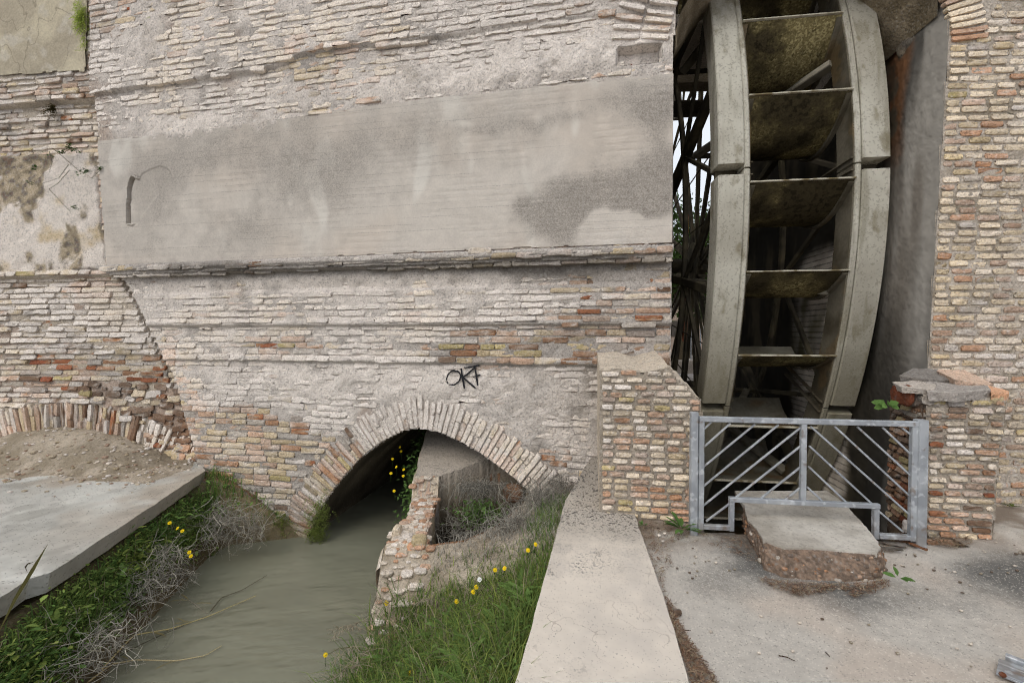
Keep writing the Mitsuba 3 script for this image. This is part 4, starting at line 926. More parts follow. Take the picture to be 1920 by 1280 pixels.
for _ in range(900):
    x, y = rng.uniform(-7.9, -4.1), rng.uniform(4.7, 6.6)
    if y > 5.5 - .12 * x or soil_h(x, y) < SLAB_Z - .012 and rng.random() < .85: continue
    s = rng.uniform(.006, .020) * (1 + (rng.random() < .06))
    V, Fc = lump((x, y, max(soil_h(x, y), SLAB_Z) + s * .3), (s * 1.3, s, s * .6), rng.uniform(0, 50), 1, .3)
    b.add(V, Fc, lin(*(rng.choice([(206, 196, 182), (188, 170, 150), (170, 148, 124), (216, 210, 200), (160, 138, 116)]))) * rng.uniform(.8, 1.05))
scene['pebbles'] = put(b, 'masonry', 40); labels['pebbles'] = {'kind': 'stuff', 'label': 'scattered white and brown rubble chips on the concrete slab', 'category': 'rubble'}

# ================================================================== RIGHT BANK, RUIN IN THE ARCH
chin = [atz(826, 922, -.2)[:2], atz(812, 960, -.2)[:2], atz(800, 1000, -.2)[:2], atz(808, 1018, -.2)[:2], atz(868, 1014, -.2)[:2], atz(905, 1000, -.2)[:2], atz(940, 982, -.2)[:2], atz(985, 938, -.2)[:2], atz(985, 908, -.2)[:2], atz(930, 905, -.2)[:2]]
cham = Polygon(chin).buffer(0)
divl = np.array([atz(650, 1300, -.9)[:2], atz(735, 1128, -.85)[:2], atz(731, 1000, -.2)[:2] , (-1.06, 4.6), (-1.13, 5.0), (-1.15, 5.6), (-1.15, 7.5)])
div_x = lambda y: np.interp(y, divl[:, 1], divl[:, 0])
def cop_x(y): return np.where(y > cl[-1, 1], cl[-1, 0] + (y - cl[-1, 1]) * .62, np.interp(y, cl[:, 1], cl[:, 0]))
def rbank_z(x, y):
    x0 = div_x(y); x1 = cop_x(y)
    t = np.clip((x - x0) / np.maximum(x1 - x0, .1), -.3, 1)
    slope = -.98 + .80 * np.clip(t, 0, 1) ** .8
    flat = -.22 + .05 * t + .10 * sst(.6, 1, t)
    k = sst(3.2, 3.9, y)
    z = slope * (1 - k) + flat * k
    up = sst(4.95, 5.05, y) * .20 + .42 * np.clip(y - 5.1, 0, 2) * 1.0
    z = z + up * sst(4.9, 5.0, y)
    z = np.where(x < x0, np.minimum(z, WATER_Z - .1), z)
    return z
X, Y = np.meshgrid(np.arange(-1.7, 1.12, .02), np.arange(.2, 6.6, .02))
Z = rbank_z(X, Y) + .035 * (fb(X, Y, 4, 4, 370) - .5) + .014 * (fb(X, Y, 18, 2, 371) - .5)
inn = contains_xy(cham, X + .03 * (fb(X, Y, 8, 2, 372) - .5), Y + .03 * (fb(X, Y, 8, 2, 373) - .5))
Z = np.where(inn, -.78 + .08 * fb(X, Y, 6, 3, 374), Z)
col = mix3(lin(186, 174, 158), lin(148, 134, 118), sst(.3, .7, fb(X, Y, 5, 3, 375)))
divm = sst(.46, .36, X - div_x(Y)) * sst(3.7, 3.95, Y)
dcol = mix3(lin(206, 190, 172), lin(176, 154, 132), sst(.35, .65, fb(X, Y, 9, 3, 376))); dcol = mix3(dcol, lin(188, 146, 116), .5 * sst(.58, .66, fb(X, Y, 5, 2, 377)))
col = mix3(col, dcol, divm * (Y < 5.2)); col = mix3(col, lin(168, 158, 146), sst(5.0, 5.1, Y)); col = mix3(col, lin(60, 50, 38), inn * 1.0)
col = mix3(col, lin(104, 92, 66), sst(3.6, 3.2, Y))
Xc, Yc = X[:-1, :-1], Y[:-1, :-1]
keep = ((Yc < wall_y(Xc) + .0) | ((Xc < .35) & (Xc > -1.3))) & (Z[1:, 1:] > WATER_Z - .25) & (Xc < np.maximum(cop_x(Yc) + .06, -9))
V, Fc, C = prune(np.stack([X, Y, Z], -1).reshape(-1, 3), grid_faces(keep), col.reshape(-1, 3))
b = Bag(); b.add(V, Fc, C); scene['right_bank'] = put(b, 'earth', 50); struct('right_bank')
# stones of the divider
D = 'ruined_divider_wall'
tag(D, 'ruined rubble stub wall dividing the canal from a hollow under the arch', 'wall')
b = Bag(); zz = np.linspace(0, 1, 20); yy = np.linspace(3.72, 6.5, 90); Yq, Tq = np.meshgrid(yy, zz)
xx = div_x(Yq); ztop = rbank_z(xx + .05, Yq) + .0
Zq = ztop + (WATER_Z - .2 - ztop) * Tq
Xq = xx + .05 * (fb(Yq, Zq, 6, 3, 380) - .5) + .02 * Tq - .02 + .05 * (Tq < .03)
colq = mix3(mix3(lin(212, 200, 184), lin(186, 168, 148), sst(.4, .65, fb(Yq, Zq, 7, 3, 381))), lin(92, 82, 66), sst(.5, .9, Tq))
b.add(np.stack([Xq, Yq, Zq], -1).reshape(-1, 3), grid_faces(np.ones((19, 89), bool)), colq.reshape(-1, 3))
part(D, 'core', put(b, 'masonry', 60))
pl = []
for _ in range(4200):
    y = rng.uniform(3.28, 5.1); x = float(div_x(np.array([y]))[0]) + rng.uniform(-.02, .44 - .2 * (y > 4.9) - .35 * np.clip(3.75 - y, 0, .6)); s = rng.uniform(.018, .055)
    if cham.buffer(.01).contains(Point(x, y)) or any((x - a) ** 2 + (y - c) ** 2 < ((s + e) * .8) ** 2 for a, c, e in pl): continue
    pl.append((x, y, s)); z = float(rbank_z(np.array([x]), np.array([y]))[0])
    V, Fc = lump((x, y, z), (s * rng.uniform(.9, 1.5), s, s * .42), rng.uniform(0, 60), 2, .38, 3.0)
    orange = rng.random() < (.10 if y < 3.95 else .03)
    tone = lin(*rng.choice([(200, 160, 132), (206, 174, 148)] if orange else [(214, 204, 190), (200, 188, 172), (192, 168, 146), (184, 146, 120), (220, 212, 200), (208, 196, 180)])) * rng.uniform(.85, 1.05)
    part(D, 'stone', ply_c((V, Fc), 'masonry', 60, tone * (.8 + .4 * meshkit.fbm(V * 25, 2))[:, None]))
for (px, py, z, sx, sy, sz, tone) in ((745, 1000, -.22, .05, .09, .10, (208, 190, 168)), (772, 1042, -.32, .07, .08, .15, (204, 152, 122)), (782, 1085, -.46, .10, .07, .10, (206, 176, 148)), (766, 1115, -.62, .08, .07, .14, (206, 184, 160)), (800, 1075, -.4, .1, .08, .12, (200, 168, 142)), (786, 1015, -.2, .09, .07, .07, (188, 160, 126))):
    V, Fc = lump(atz(px, py, z), (sx * .8, sy * .8, sz * .8), px, 3, .26)
    part(D, 'stone', ply_c((V, Fc), 'masonry', 60, lin(*tone) * (.75 + .45 * meshkit.fbm(V * 20, 3))[:, None]))
# hollow's side walls
b = Bag(); er = np.array(cham.buffer(.015).exterior.segmentize(.03).coords); n = len(er); zz = np.linspace(0, 1, 12)[:, None]
ex_, ey_ = er[None, :, 0] + .02 * (fb(er[None, :, 0] * 0 + np.arange(n)[None] * .05, zz, 4, 3, 390) - .5), er[None, :, 1] + 0 * zz
zt_ = rbank_z(er[:, 0], np.minimum(er[:, 1], 5.0))[None] + .015; zq = zt_ + (-.8 - zt_) * zz
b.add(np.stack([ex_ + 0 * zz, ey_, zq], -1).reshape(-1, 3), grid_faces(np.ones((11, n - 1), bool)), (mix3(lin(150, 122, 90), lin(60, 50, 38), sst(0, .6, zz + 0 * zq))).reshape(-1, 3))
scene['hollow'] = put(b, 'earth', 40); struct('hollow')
tag_k = 'boulder'; V, Fc = lump(atz(962, 932, -.28) + [0, 0, .05], (.12, .10, .10), 3, 3, .18)
scene['boulder'] = ply_c((V, Fc), 'masonry', True, lin(142, 112, 78) * (.8 + .4 * meshkit.fbm(V * 14, 3))[:, None]); tag('boulder', 'brown rounded stone at the back of the hollow under the arch', 'stone')

# ================================================================== CONCRETE BLOCK UNDER THE GATE
KB = 'concrete_block'
tag(KB, 'broken concrete step block of coarse pebbly aggregate lying under the gate', 'block')
zt_b = .155
top = np.array([atz(*q, zt_b)[:2] for q in ((1412, 990), (1432, 1000), (1420, 1020), (1452, 1030), (1500, 1028), (1560, 1030), (1620, 1036), (1648, 1033), (1652, 1020), (1640, 1005), (1610, 975), (1590, 955), (1580, 948), (1402, 946), (1394, 952), (1400, 975))])
top = np.array([atz(*q, zt_b)[:2] for q in ((1395, 948), (1401, 972), (1418, 990), (1432, 1012), (1470, 1026), (1530, 1027), (1600, 1033), (1644, 1036), (1651, 1026), (1646, 1014), (1622, 985), (1600, 962), (1587, 946))])
y_in = 4.15
tp = Polygon(np.vstack([top, [(top[-1][0] + .08, y_in)], [(top[0][0] + .10, y_in)]])).buffer(0)
tq_ = np.array(tp.exterior.segmentize(.025).coords)[:-1]; tq_ += .016 * (np.stack([fb(tq_[:, 0], tq_[:, 1], 22, 3, 402), fb(tq_[:, 0], tq_[:, 1], 22, 3, 403)], 1) - .5)
m = trimesh.creation.extrude_polygon(Polygon(tq_).buffer(0), .03, engine='earcut'); m.apply_translation([0, 0, zt_b - .03])
proc_mat('block_top', lambda p, n, uv: MX(MX(L(196, 190, 181), L(160, 153, 143), SS(.35, .7, FB(p.x * 4, p.y * 4, 1.0, 4))), L(128, 120, 110), .4 * SS(.50, .85, FB(p.x * 70, p.y * 70, p.z * 70, 2))) * (.88 + .24 * FB(p.x * 40, p.y * 40, p.z * 40, 3)), .9, .004, bump3(60.0))
b = Bag()
bot = np.array([atz(*q, -.01)[:2] for q in ((1392, 985), (1398, 1000), (1412, 1030), (1432, 1070), (1470, 1085), (1530, 1092), (1600, 1093), (1652, 1088), (1664, 1075), (1664, 1055), (1640, 1020), (1620, 1000), (1600, 985))])
er0 = np.vstack([top, [(top[-1][0] + .08, y_in)]]); er1 = np.vstack([bot, [(bot[-1][0] + .08, y_in)]])
er0 = np.array([LineString(er0).interpolate(t, normalized=True).coords[0] for t in np.linspace(0, 1, 120)]); er1 = np.array([LineString(er1).interpolate(t, normalized=True).coords[0] for t in np.linspace(0, 1, 120)])
tz = np.linspace(0, 1, 16)[:, None]; bulge = .02 * np.sin(tz * np.pi)
nse = fb(np.arange(120)[None] * .12 + 0 * tz, tz * 1.5, 3, 4, 400) - .5
Xb = er0[None, :, 0] * (1 - tz) + er1[None, :, 0] * tz; Yb = er0[None, :, 1] * (1 - tz) + er1[None, :, 1] * tz
cx, cy = tp.centroid.x, tp.centroid.y; rr_ = np.hypot(Xb - cx, Yb - cy)
Xb = Xb + (Xb - cx) / rr_ * (bulge + .05 * nse * sst(0, .1, tz) - .015 * sst(.05, .2, tz)); Yb = Yb + (Yb - cy) / rr_ * (bulge + .05 * nse * sst(0, .1, tz) - .015 * sst(.05, .2, tz))
Zb = (zt_b - .012) * (1 - tz) + -.03 * tz + 0 * Xb
colb = mix3(lin(140, 120, 104), lin(98, 84, 74), sst(.3, .7, fb(np.arange(120)[None] * .3 + 0 * tz, tz * 3, 4, 3, 401)))
b.add(np.stack([Xb, Yb, Zb], -1).reshape(-1, 3), grid_faces(np.ones((15, 119), bool)), colb.reshape(-1, 3))
part(KB, 'aggregate_side', put(b, 'masonry', True)); part(KB, 'top_screed', mikit.ply(m, 'block_top', smooth=30))
pc = [(188, 160, 132), (160, 120, 96), (206, 196, 184), (128, 108, 94), (176, 140, 96), (150, 96, 76), (110, 98, 90)]
for i in range(190):
    j = rng.integers(0, 105); r_ = rng.integers(2, 15); s = rng.uniform(.005, .016) * (1.5 if rng.random() < .08 else 1)
    V, Fc = lump((Xb[r_, j] + (cx - Xb[r_, j]) * .012, Yb[r_, j] + (cy - Yb[r_, j]) * .012, Zb[r_, j]), (s * 1.2, s, s * .8), rng.uniform(0, 60), 1, .22)
    part(KB, 'aggregate_stone', ply_c((V, Fc), 'masonry', 60, np.broadcast_to((lin(*pc[rng.integers(7)]) * .65 + lin(120, 104, 92) * .35) * rng.uniform(.8, 1.1), V.shape)))

# ================================================================== WATER WHEEL
WH = 'water_wheel'
tag(WH, 'huge steel bucket water wheel standing edge-on in the tall wall opening', 'water wheel')
WR_, WZ, WX, WY, WS, WA = 6.37, 3.27, 2.176, 4.70, 0.1266, 1.656
AX = np.array([1, -WS, 0]) / math.hypot(1, WS); DP = np.array([WS, 1, 0]) / math.hypot(1, WS)
HUB = np.array([WX, WY, WZ]) + DP * WR_
def wp(a, r, th, down=0.0):
    a, r, th, down = np.broadcast_arrays(np.asarray(a, float), r, th, down)
    er = -DP * np.cos(th)[..., None] + np.array([0, 0, 1.0]) * np.sin(th)[..., None]
    et = DP * np.sin(th)[..., None] + np.array([0, 0, 1.0]) * np.cos(th)[..., None]
    return HUB + AX * a[..., None] + er * r[..., None] - et * down[..., None]
def wheel_paint(p, n, uv):
    w = FB(p.x * 2.0, p.y * 2.0, p.z * 2.0, 4)
    c = MX(L(190, 186, 174), L(166, 161, 149), SS(.35, .68, w))
    c = MX(c, L(122, 116, 98), .5 * SS(.52, .7, FB(p.x * 11, p.y * 11, p.z * .9, 3)))
    c = MX(c, L(110, 100, 74), .6 * SS(.60, .74, FB(p.x * 7 + 3, p.y * 7, p.z * 4, 4)))
    c = MX(c, L(132, 124, 102), .7 * SS(2.3, .7, p.z + .5 * (w - .5)))
    c = MX(c, L(112, 106, 92), .42 * SS(.52, .8, FB(p.x * 60, p.y * 60, p.z * 60, 2)))
    return MX(c, L(182, 178, 164), .25 * SS(.62, .85, N(p.x * 90 + 9, p.y * 90, p.z * 90)))
proc_mat('wheel_coating', wheel_paint, .9, .006, bump3(90.0))
def algae_fn(p, n, uv):
    w = FB(p.x * 2.5, p.y * 2.5, p.z * 3.5, 4); f = FB(p.x * 26 + 7, p.y * 26, p.z * 26, 3)
    c = MX(L(68, 61, 46), L(120, 109, 76), SS(.38, .66, w + .25 * (f - .5)))
    c = MX(c, L(168, 156, 116), .75 * SS(.48, .70, w + .5 * (f - .5)) * SS(.45, .7, N(p.x * 70, p.y * 70, p.z * 70)))
    c = MX(c, L(28, 25, 19), .6 * SS(.54, .70, f + .35 * (.5 - w)))
    return c * (.7 + .6 * N(p.x * 90, p.y * 90, p.z * 90))
proc_mat('bucket_algae', algae_fn, .9, .008, bump3(40.0))
proc_mat('bucket_steel', lambda p, n, uv: MX(MX(L(106, 100, 88), L(78, 72, 60), SS(.35, .65, FB(p.x * 3, p.y * 3, p.z * 3, 4))), L(112, 92, 62), .45 * SS(.58, .7, FB(p.x * 2 + 4, p.y * 4, p.z * 4, 3))) * (.85 + .3 * N(p.x * 50, p.y * 50, p.z * 50)), .9)
proc_mat('bucket_lit_top', lambda p, n, uv: MX(MX(L(140, 135, 122), L(112, 106, 92), SS(.35, .65, FB(p.x * 3, p.y * 3, p.z * 3, 4))), L(116, 88, 52), .6 * SS(.56, .7, FB(p.x * 2 + 4, p.y * 4, p.z * 4, 3))) * (.85 + .3 * N(p.x * 50, p.y * 50, p.z * 50)), .9)  # plate tops: steel colour lightened to imitate light from above
proc_mat('brace_steel', lambda p, n, uv: MX(L(150, 144, 130), L(112, 106, 92), SS(.4, .7, FB(p.x * 5, p.y * 5, p.z * 5, 4))), .85)
proc_mat('dark_steel', lambda p, n, uv: MX(L(80, 75, 66), L(112, 104, 86), SS(.4, .7, FB(p.x * 4, p.y * 4, p.z * 4, 4))), .85)
proc_mat('lip_steel', lambda p, n, uv: MX(L(190, 184, 168), L(120, 108, 84), SS(.42, .68, FB(p.x * 12, p.y * 12, p.z * 12, 3))), .8)
def ringbox(a0, a1, r0, r1, t0, t1, n):
    th = np.linspace(t0, t1, n + 1)
    ch = .012
    cs = np.array([(a0, r0), (a1, r0), (a1, r1 - ch), (a1 - ch, r1), (a0 + ch, r1), (a0, r1 - ch)])
    V = wp(cs[None, :, 0], cs[None, :, 1], th[:, None]).reshape(-1, 3); Fc = []
    k = len(cs)
    for i in range(n):
        for j in range(k):
            q = (j + 1) % k; A, B = i * k + j, i * k + q; Fc += [(A, A + k, B + k), (A, B + k, B)]
    for j in range(1, k - 1): Fc += [(0, j, j + 1), (n * k, n * k + j + 1, n * k + j)]
    return V, np.array(Fc)
dg = math.radians
for side in (0, 1):
    a0, a1 = (0.0, .262) if side == 0 else (WA - .262, WA)
    f0, f1 = (.264, .322) if side == 0 else (WA - .322, WA - .264)
    for i in range(15):
        t0 = dg(.95 + 24 * i + .40); t1 = dg(.95 + 24 * (i + 1) - .65)
        V, Fc = ringbox(a0, a1, WR_ - .26, WR_, t0, t1, 12); part(WH, 'rim_segment', mikit.ply((V, Fc), 'wheel_coating', smooth=25))
        V, Fc = ringbox(f0, f1, WR_ - .30, WR_ - .012, dg(.95 + 24 * i + .07), dg(.95 + 24 * (i + 1) - .10), 12); part(WH, 'rim_flange', mikit.ply((V, Fc), 'wheel_coating', smooth=25))
    ca = f1 + .001 if side == 0 else f0 - .007
    for i in range(15):
        V, Fc = ringbox(ca, ca + .006, WR_ - .32, WR_ - .035, dg(.95 + 24 * i + .07), dg(.95 + 24 * (i + 1) - .10), 12); part(WH, 'cheek_plate', mikit.ply((V, Fc), 'bucket_steel', smooth=25))
    V, Fc = ringbox(a0 + .03, a1 - .005, WR_ - .24, WR_ - .20, 0, 2 * math.pi, 90); part(WH, 'inner_hoop', mikit.ply((V, Fc), 'bucket_steel', smooth=25))
NB = 43
us = np.linspace(0, .95, 13); vs = 1.05 * us - .86 * us ** 2
for i in range(NB):
    th = dg(16.3 - 360 / NB * i)
    g0, g1 = .322, WA - .322
    # plate
    A = np.linspace(g0, g1, 3)
    top = wp(A[None], WR_ - .02 - us[:, None], th, vs[:, None]); bot = wp(A[None], WR_ - .02 - us[:, None], th, vs[:, None] + .010)
    V = np.vstack([top.reshape(-1, 3), bot.reshape(-1, 3)]); q = grid_faces(np.ones((12, 2), bool)); n = 39
    tri = np.vstack([q[:, [0, 1, 2]], q[:, [0, 2, 3]]])
    edge = []
    for r in range(12): edge += [(r * 3, r * 3 + 3, n + r * 3 + 3), (r * 3, n + r * 3 + 3, n + r * 3), (r * 3 + 2, n + r * 3 + 5, r * 3 + 5), (r * 3 + 2, n + r * 3 + 2, n + r * 3 + 5)]
    edge += [(36, 37, n + 37), (36, n + 37, n + 36), (37, 38, n + 38), (37, n + 38, n + 37)]
    bk = part(WH, 'bucket', mikit.ply((bot.reshape(-1, 3), tri[:, ::-1]), 'bucket_algae', smooth=True))
    deg_ = math.degrees(th) % 360
    scene[f'{bk}__upper_plate'] = mikit.ply((top.reshape(-1, 3), tri), 'bucket_lit_top', smooth=True)
    V, Fc = box_between(wp(g0, WR_ - .012, th, -.002), wp(g1, WR_ - .012, th, -.002), .030, .014, up=wp(g0, WR_, th) - wp(g0, WR_, th + .01)); scene[f'{bk}__lip'] = mikit.ply((V, Fc), 'lip_steel')
    if deg_ < 60 or deg_ > 270:
        for nm, aa in (('angle_bar', g1 - .03), ('angle_bar_001', g0 + .03)):
            pth = wp(aa, WR_ - .03 - us, th, vs + .028)
            bb = Bag()
            for r in range(12): bb.add(*box_between(pth[r], pth[r + 1], .05, .03, up=AX if False else (pth[r] - wp(aa, WR_ - .03 - us[r], th, vs[r] + .2))))
            scene[f'{bk}__{nm}'] = put(bb, 'bucket_steel', False, False)
        for nm, aa in (('bolt', g1 - .02), ('bolt_001', g0 + .02)): scene[f'{bk}__{nm}'] = mikit.ply(lump(wp(aa, WR_ - .05, th, .04), (.014, .014, .014), i, 1, .05), 'lip_steel')
# spokes, braces, axle
for side, a in ((0, .15), (1, WA - .15)):
    for i in range(15):
        th = dg(12.9 + 24 * i)
        V, Fc = box_between(wp(a, .45, th), wp(a, WR_ - .26, th), .12, .08, up=AX); part(WH, 'spoke', mikit.ply((V, Fc), 'dark_steel'))
        V, Fc = box_between(wp(a + (.05 if side == 0 else -.05), .5, th), wp(a + (.05 if side == 0 else -.05), WR_ - .9, th + dg(24)), .06, .05, up=AX); part(WH, 'diagonal_brace', mikit.ply((V, Fc), 'dark_steel'))
        V, Fc = box_between(wp(a, WR_ - 1.9, th), wp(a, WR_ - .28, th + dg(12)), .06, .05, up=AX); part(WH, 'diagonal_brace', mikit.ply((V, Fc), 'dark_steel'))
        V, Fc = box_between(wp(a, WR_ - 1.9, th), wp(a, WR_ - .28, th - dg(12)), .06, .05, up=AX); part(WH, 'diagonal_brace', mikit.ply((V, Fc), 'dark_steel'))
    V, Fc = ringbox(a - .03, a + .03, WR_ - 1.95, WR_ - 1.87, 0, 2 * math.pi, 60); part(WH, 'inner_hoop', mikit.ply((V, Fc), 'dark_steel', smooth=25))
for i in range(15):
    th = dg(12.9 + 24 * i)
    V, Fc = box_between(wp(.3, WR_ - .30, th), wp(WA - .32, WR_ - 1.9, th), .10, .07, up=wp(0, 1, th + 1.57) - HUB); part(WH, 'cross_brace', mikit.ply((V, Fc), 'brace_steel'))
    V, Fc = box_between(wp(.3, WR_ - 1.9, th), wp(WA - .32, WR_ - .30, th), .12, .07, up=wp(0, 1, th + 1.57) - HUB); part(WH, 'cross_brace', mikit.ply((V, Fc), 'brace_steel'))
    V, Fc = box_between(wp(.15, WR_ - 1.9, th), wp(WA - .15, WR_ - 1.9, th), .06, .06, up=wp(0, 1, th) - HUB); part(WH, 'cross_brace', mikit.ply((V, Fc), 'dark_steel'))
    V, Fc = tube(np.array([wp(.15, 1.2, th), wp(WA - .15, WR_ - 2.4, th + dg(24))]), .012); part(WH, 'tie_rod', mikit.ply((V, Fc), 'dark_steel'))
for i in (0, 1, 14):                                     # steel channels that join the rim at its joints
    th = dg(.95 + 24 * i)
    for kx, dth in (('a', .010), ('b', -.010)):
        V, Fc = box_between(wp(WA - .33, WR_ - .03, th + dth), wp(WA - .33, WR_ - .95, th + dth - .0), .05, .012, up=wp(0, 1, th + 1.57) - HUB); part(WH, 'joint_channel', mikit.ply((V, Fc), 'bucket_steel'))
        V, Fc = box_between(wp(.33, WR_ - .03, th + dth), wp(.33, WR_ - .95, th + dth), .05, .012, up=wp(0, 1, th + 1.57) - HUB); part(WH, 'joint_channel', mikit.ply((V, Fc), 'bucket_steel'))
V, Fc = tube(np.array([HUB - AX * .55, HUB + AX * (WA + .55)]), .17, n=20); part(WH, 'axle', mikit.ply((V, Fc), 'dark_steel', smooth=40))
for a in (.15, WA - .15):
    m = trimesh.creation.cylinder(.55, .2, sections=28); R4 = np.eye(4); R4[:3, 2] = AX; R4[:3, 0] = DP; R4[:3, 1] = np.cross(AX, DP); R4[:3, 3] = HUB + AX * a
    m.apply_transform(R4); part(WH, 'hub', mikit.ply(m, 'dark_steel', smooth=40))

# ================================================================== BEHIND THE WHEEL
def concrete_bar(key, p, q, w, h, tone, label, cat='beam'):
    V, Fc = box_between(p, q, w, h); m = trimesh.Trimesh(V, Fc, process=False); m = m.subdivide().subdivide().subdivide(); V = np.array(m.vertices); V += (meshkit.fbm(V * 4, 3)[:, None] - .5) * .03
    k = numbered(key); scene[k] = ply_c((V, np.array(m.faces)), 'masonry', 40, lin(*tone) * (.6 + .8 * meshkit.fbm(V * 5, 3))[:, None]); tag(k, label, cat)
def slotp(y, off, z): return np.array([MAIN.p[0] + JD[0] * y + off, MAIN.p[1] + JD[1] * y, z])
concrete_bar('concrete_beam', aty(1200, 90, 7.4), aty(1345, 84, 7.25), 1.3, .16, (200, 194, 180), 'thick concrete slab beam spanning high behind the wheel spokes, uppermost of the three')
concrete_bar('concrete_beam', aty(1180, 152, 8.6), aty(1350, 148, 8.5), .3, .34, (132, 124, 104), 'dark mossy concrete beam behind the wheel spokes, in the middle of three')
concrete_bar('concrete_beam', aty(1180, 206, 9.1), aty(1322, 204, 9.0), .22, .26, (74, 66, 56), 'short dark beam with a rounded end behind the spokes, lowest of the three')
concrete_bar('orange_post', aty(1284, 640, 12.2), aty(1286, 350, 12.2), .12, .12, (170, 104, 62), 'thin orange timber post standing behind the wheel spokes', 'post')
def tree(key, base, h, r, label, seed, tone=(.5, .7)):
    g = np.random.default_rng(seed); base = np.array(base, float)
    tb_ = Bag(); top = base + [0, 0, h * .62]; tb_.add(*tube(np.linspace(base, top, 6) + g.normal(0, .05, (6, 3)), h * .028, h * .012, 7), lin(80, 68, 54))
    cb = Bag(); n = 3800
    cl_ = []
    for _ in range(26):
        d_ = g.normal(size=3); d_ /= np.linalg.norm(d_); c_ = base + [0, 0, h * .66] + d_ * np.array([r, r, h * .30]) * g.uniform(.3, 1.0) ** .6; cl_.append(c_)
        tb_.add(*tube(np.linspace(top - [0, 0, h * g.uniform(0, .3)], c_, 4), h * .008, h * .003, 4), lin(80, 68, 54))
    cl_ = np.array(cl_)
    P_ = cl_[g.integers(26, size=n)] + g.normal(0, r * .24, (n, 3)); s = g.uniform(.10, .22, (n, 1)) * .9
    A = g.normal(size=(n, 3)); A /= np.linalg.norm(A, axis=1, keepdims=True); B = g.normal(size=(n, 3)); B /= np.linalg.norm(B, axis=1, keepdims=True)
    V = np.stack([P_ - A * s, P_ + B * s * .45, P_ + A * s, P_ - B * s * .45], 1).reshape(-1, 3); i = np.arange(n) * 4
    Fc = np.stack([i, i + 1, i + 2, i + 3], 1); C = np.repeat(np.array([.045, .075, .022]) * g.uniform(.5, 1.5, (n, 1)), 4, 0)
    cb.add(V, Fc, C)
    k = numbered(key); part(k, 'trunk', put(tb_, 'earth', True)); part(k, 'crown', ply_c(cb.mesh()[:2], 'leaf', False, cb.mesh()[2])); tag(k, label, 'tree')
tree('leafy_tree', (8.6, 22.5, -.05), 8.6, 2.3, 'green tree seen through the spokes, the nearer one', 501)
tree('leafy_tree', (11.4, 29, -.05), 11.5, 2.8, 'darker tree farther off behind the wheel spokes', 502)
tree('leafy_tree', (13.2, 33, -.05), 8.2, 2.6, 'bushy tree at the right end of the view past the wheel', 503)
B_ = 'pink_house'
tag(B_, 'pale pinkish house wall seen through the gap beside the wheel', 'house')
b = Bag(); V, Fc = np.array([(x, y, z) for z in (-.05, 6.6) for x, y in ((12.6, 37), (26, 37), (26, 46), (12.6, 46))]), [(0, 1, 5, 4), (1, 2, 6, 5), (2, 3, 7, 6), (3, 0, 4, 7), (4, 5, 6, 7)]
b.add(V, Fc, lin(186, 164, 150)); part(B_, 'wall', put(b, 'masonry'))
for i in range(4):
    for j in range(2):
        x = 13.8 + i * 3; z = 1.3 + j * 2.7
        b = Bag(); b.add(*box_between((x, 36.97, z), (x, 36.97, z + 1.3), .95, .10, up=(0, 1, 0)), lin(90, 84, 78)); part(B_, 'window', put(b, 'masonry'))
FN = 'white_fence'
tag(FN, 'white vertical bar fence far behind the wheel spokes', 'fence')
for i in range(46):
    b = Bag(); x = 7.4 + i * .13; b.add(*box_between((x, 18.6, 0), (x, 18.6, 1.9), .03, .03, up=(0, 1, 0))); part(FN, 'bar', put(b, 'galvanised', False, False))
for z in (.35, 1.75):
    b = Bag(); b.add(*box_between((7.3, 18.63, z), (13.4, 18.63, z), .03, .04)); part(FN, 'rail', put(b, 'galvanised', False, False))
concrete_bar('garden_wall', (6.6, 18.2, .0), (14, 18.2, .0), .3, 1.0, (168, 158, 146), 'low grey wall under the white fence behind the wheel', 'wall')

# ================================================================== PLANTS
GREENS = 1.35 * np.array([(.085, .15, .035), (.12, .18, .045), (.065, .12, .03), (.16, .21, .055), (.10, .155, .055)])
STRAW = np.array([(.36, .30, .20), (.28, .22, .15), (.22, .18, .13), (.42, .36, .26)])
def leaf_put(bag, smooth=True): V, Fc, C = bag.mesh(); return ply_c((V, Fc), 'leaf', smooth, C)
def blades(bag, base, n, h, w, lean, tones, g, droop=.5):
    """n grass blades rooted at base (n, 3)"""
    a = g.uniform(0, 2 * np.pi, n); d = np.stack([np.cos(a), np.sin(a), 0 * a], 1); hh = h * g.uniform(.5, 1.2, (n, 1)); ln = lean * g.uniform(.2, 1.3, (n, 1))
    sd = np.stack([-d[:, 1], d[:, 0], 0 * a], 1) * (w * g.uniform(.6, 1.3, (n, 1)))
    up = np.array([0, 0, 1.0])
    p0 = base; p1 = base + up * hh * .45 + d * hh * ln * .25; p2 = base + up * hh * .8 + d * hh * ln * .62; p3 = base + up * hh * (1 - droop * ln * .35) + d * hh * ln * 1.1
    V = np.stack([p0 - sd, p0 + sd, p1 - sd * .9, p1 + sd * .9, p2 - sd * .6, p2 + sd * .6, p3], 1).reshape(-1, 3)
    i = np.arange(n)[:, None] * 7
    F1 = (i[:, None] + np.array([(0, 1, 3), (0, 3, 2), (2, 3, 5), (2, 5, 4), (4, 5, 6)])[None]).reshape(-1, 3)
    t = tones[g.integers(len(tones), size=n)] * g.uniform(.7, 1.35, (n, 1))
    bag.add(V, F1, np.repeat(t, 7, 0))
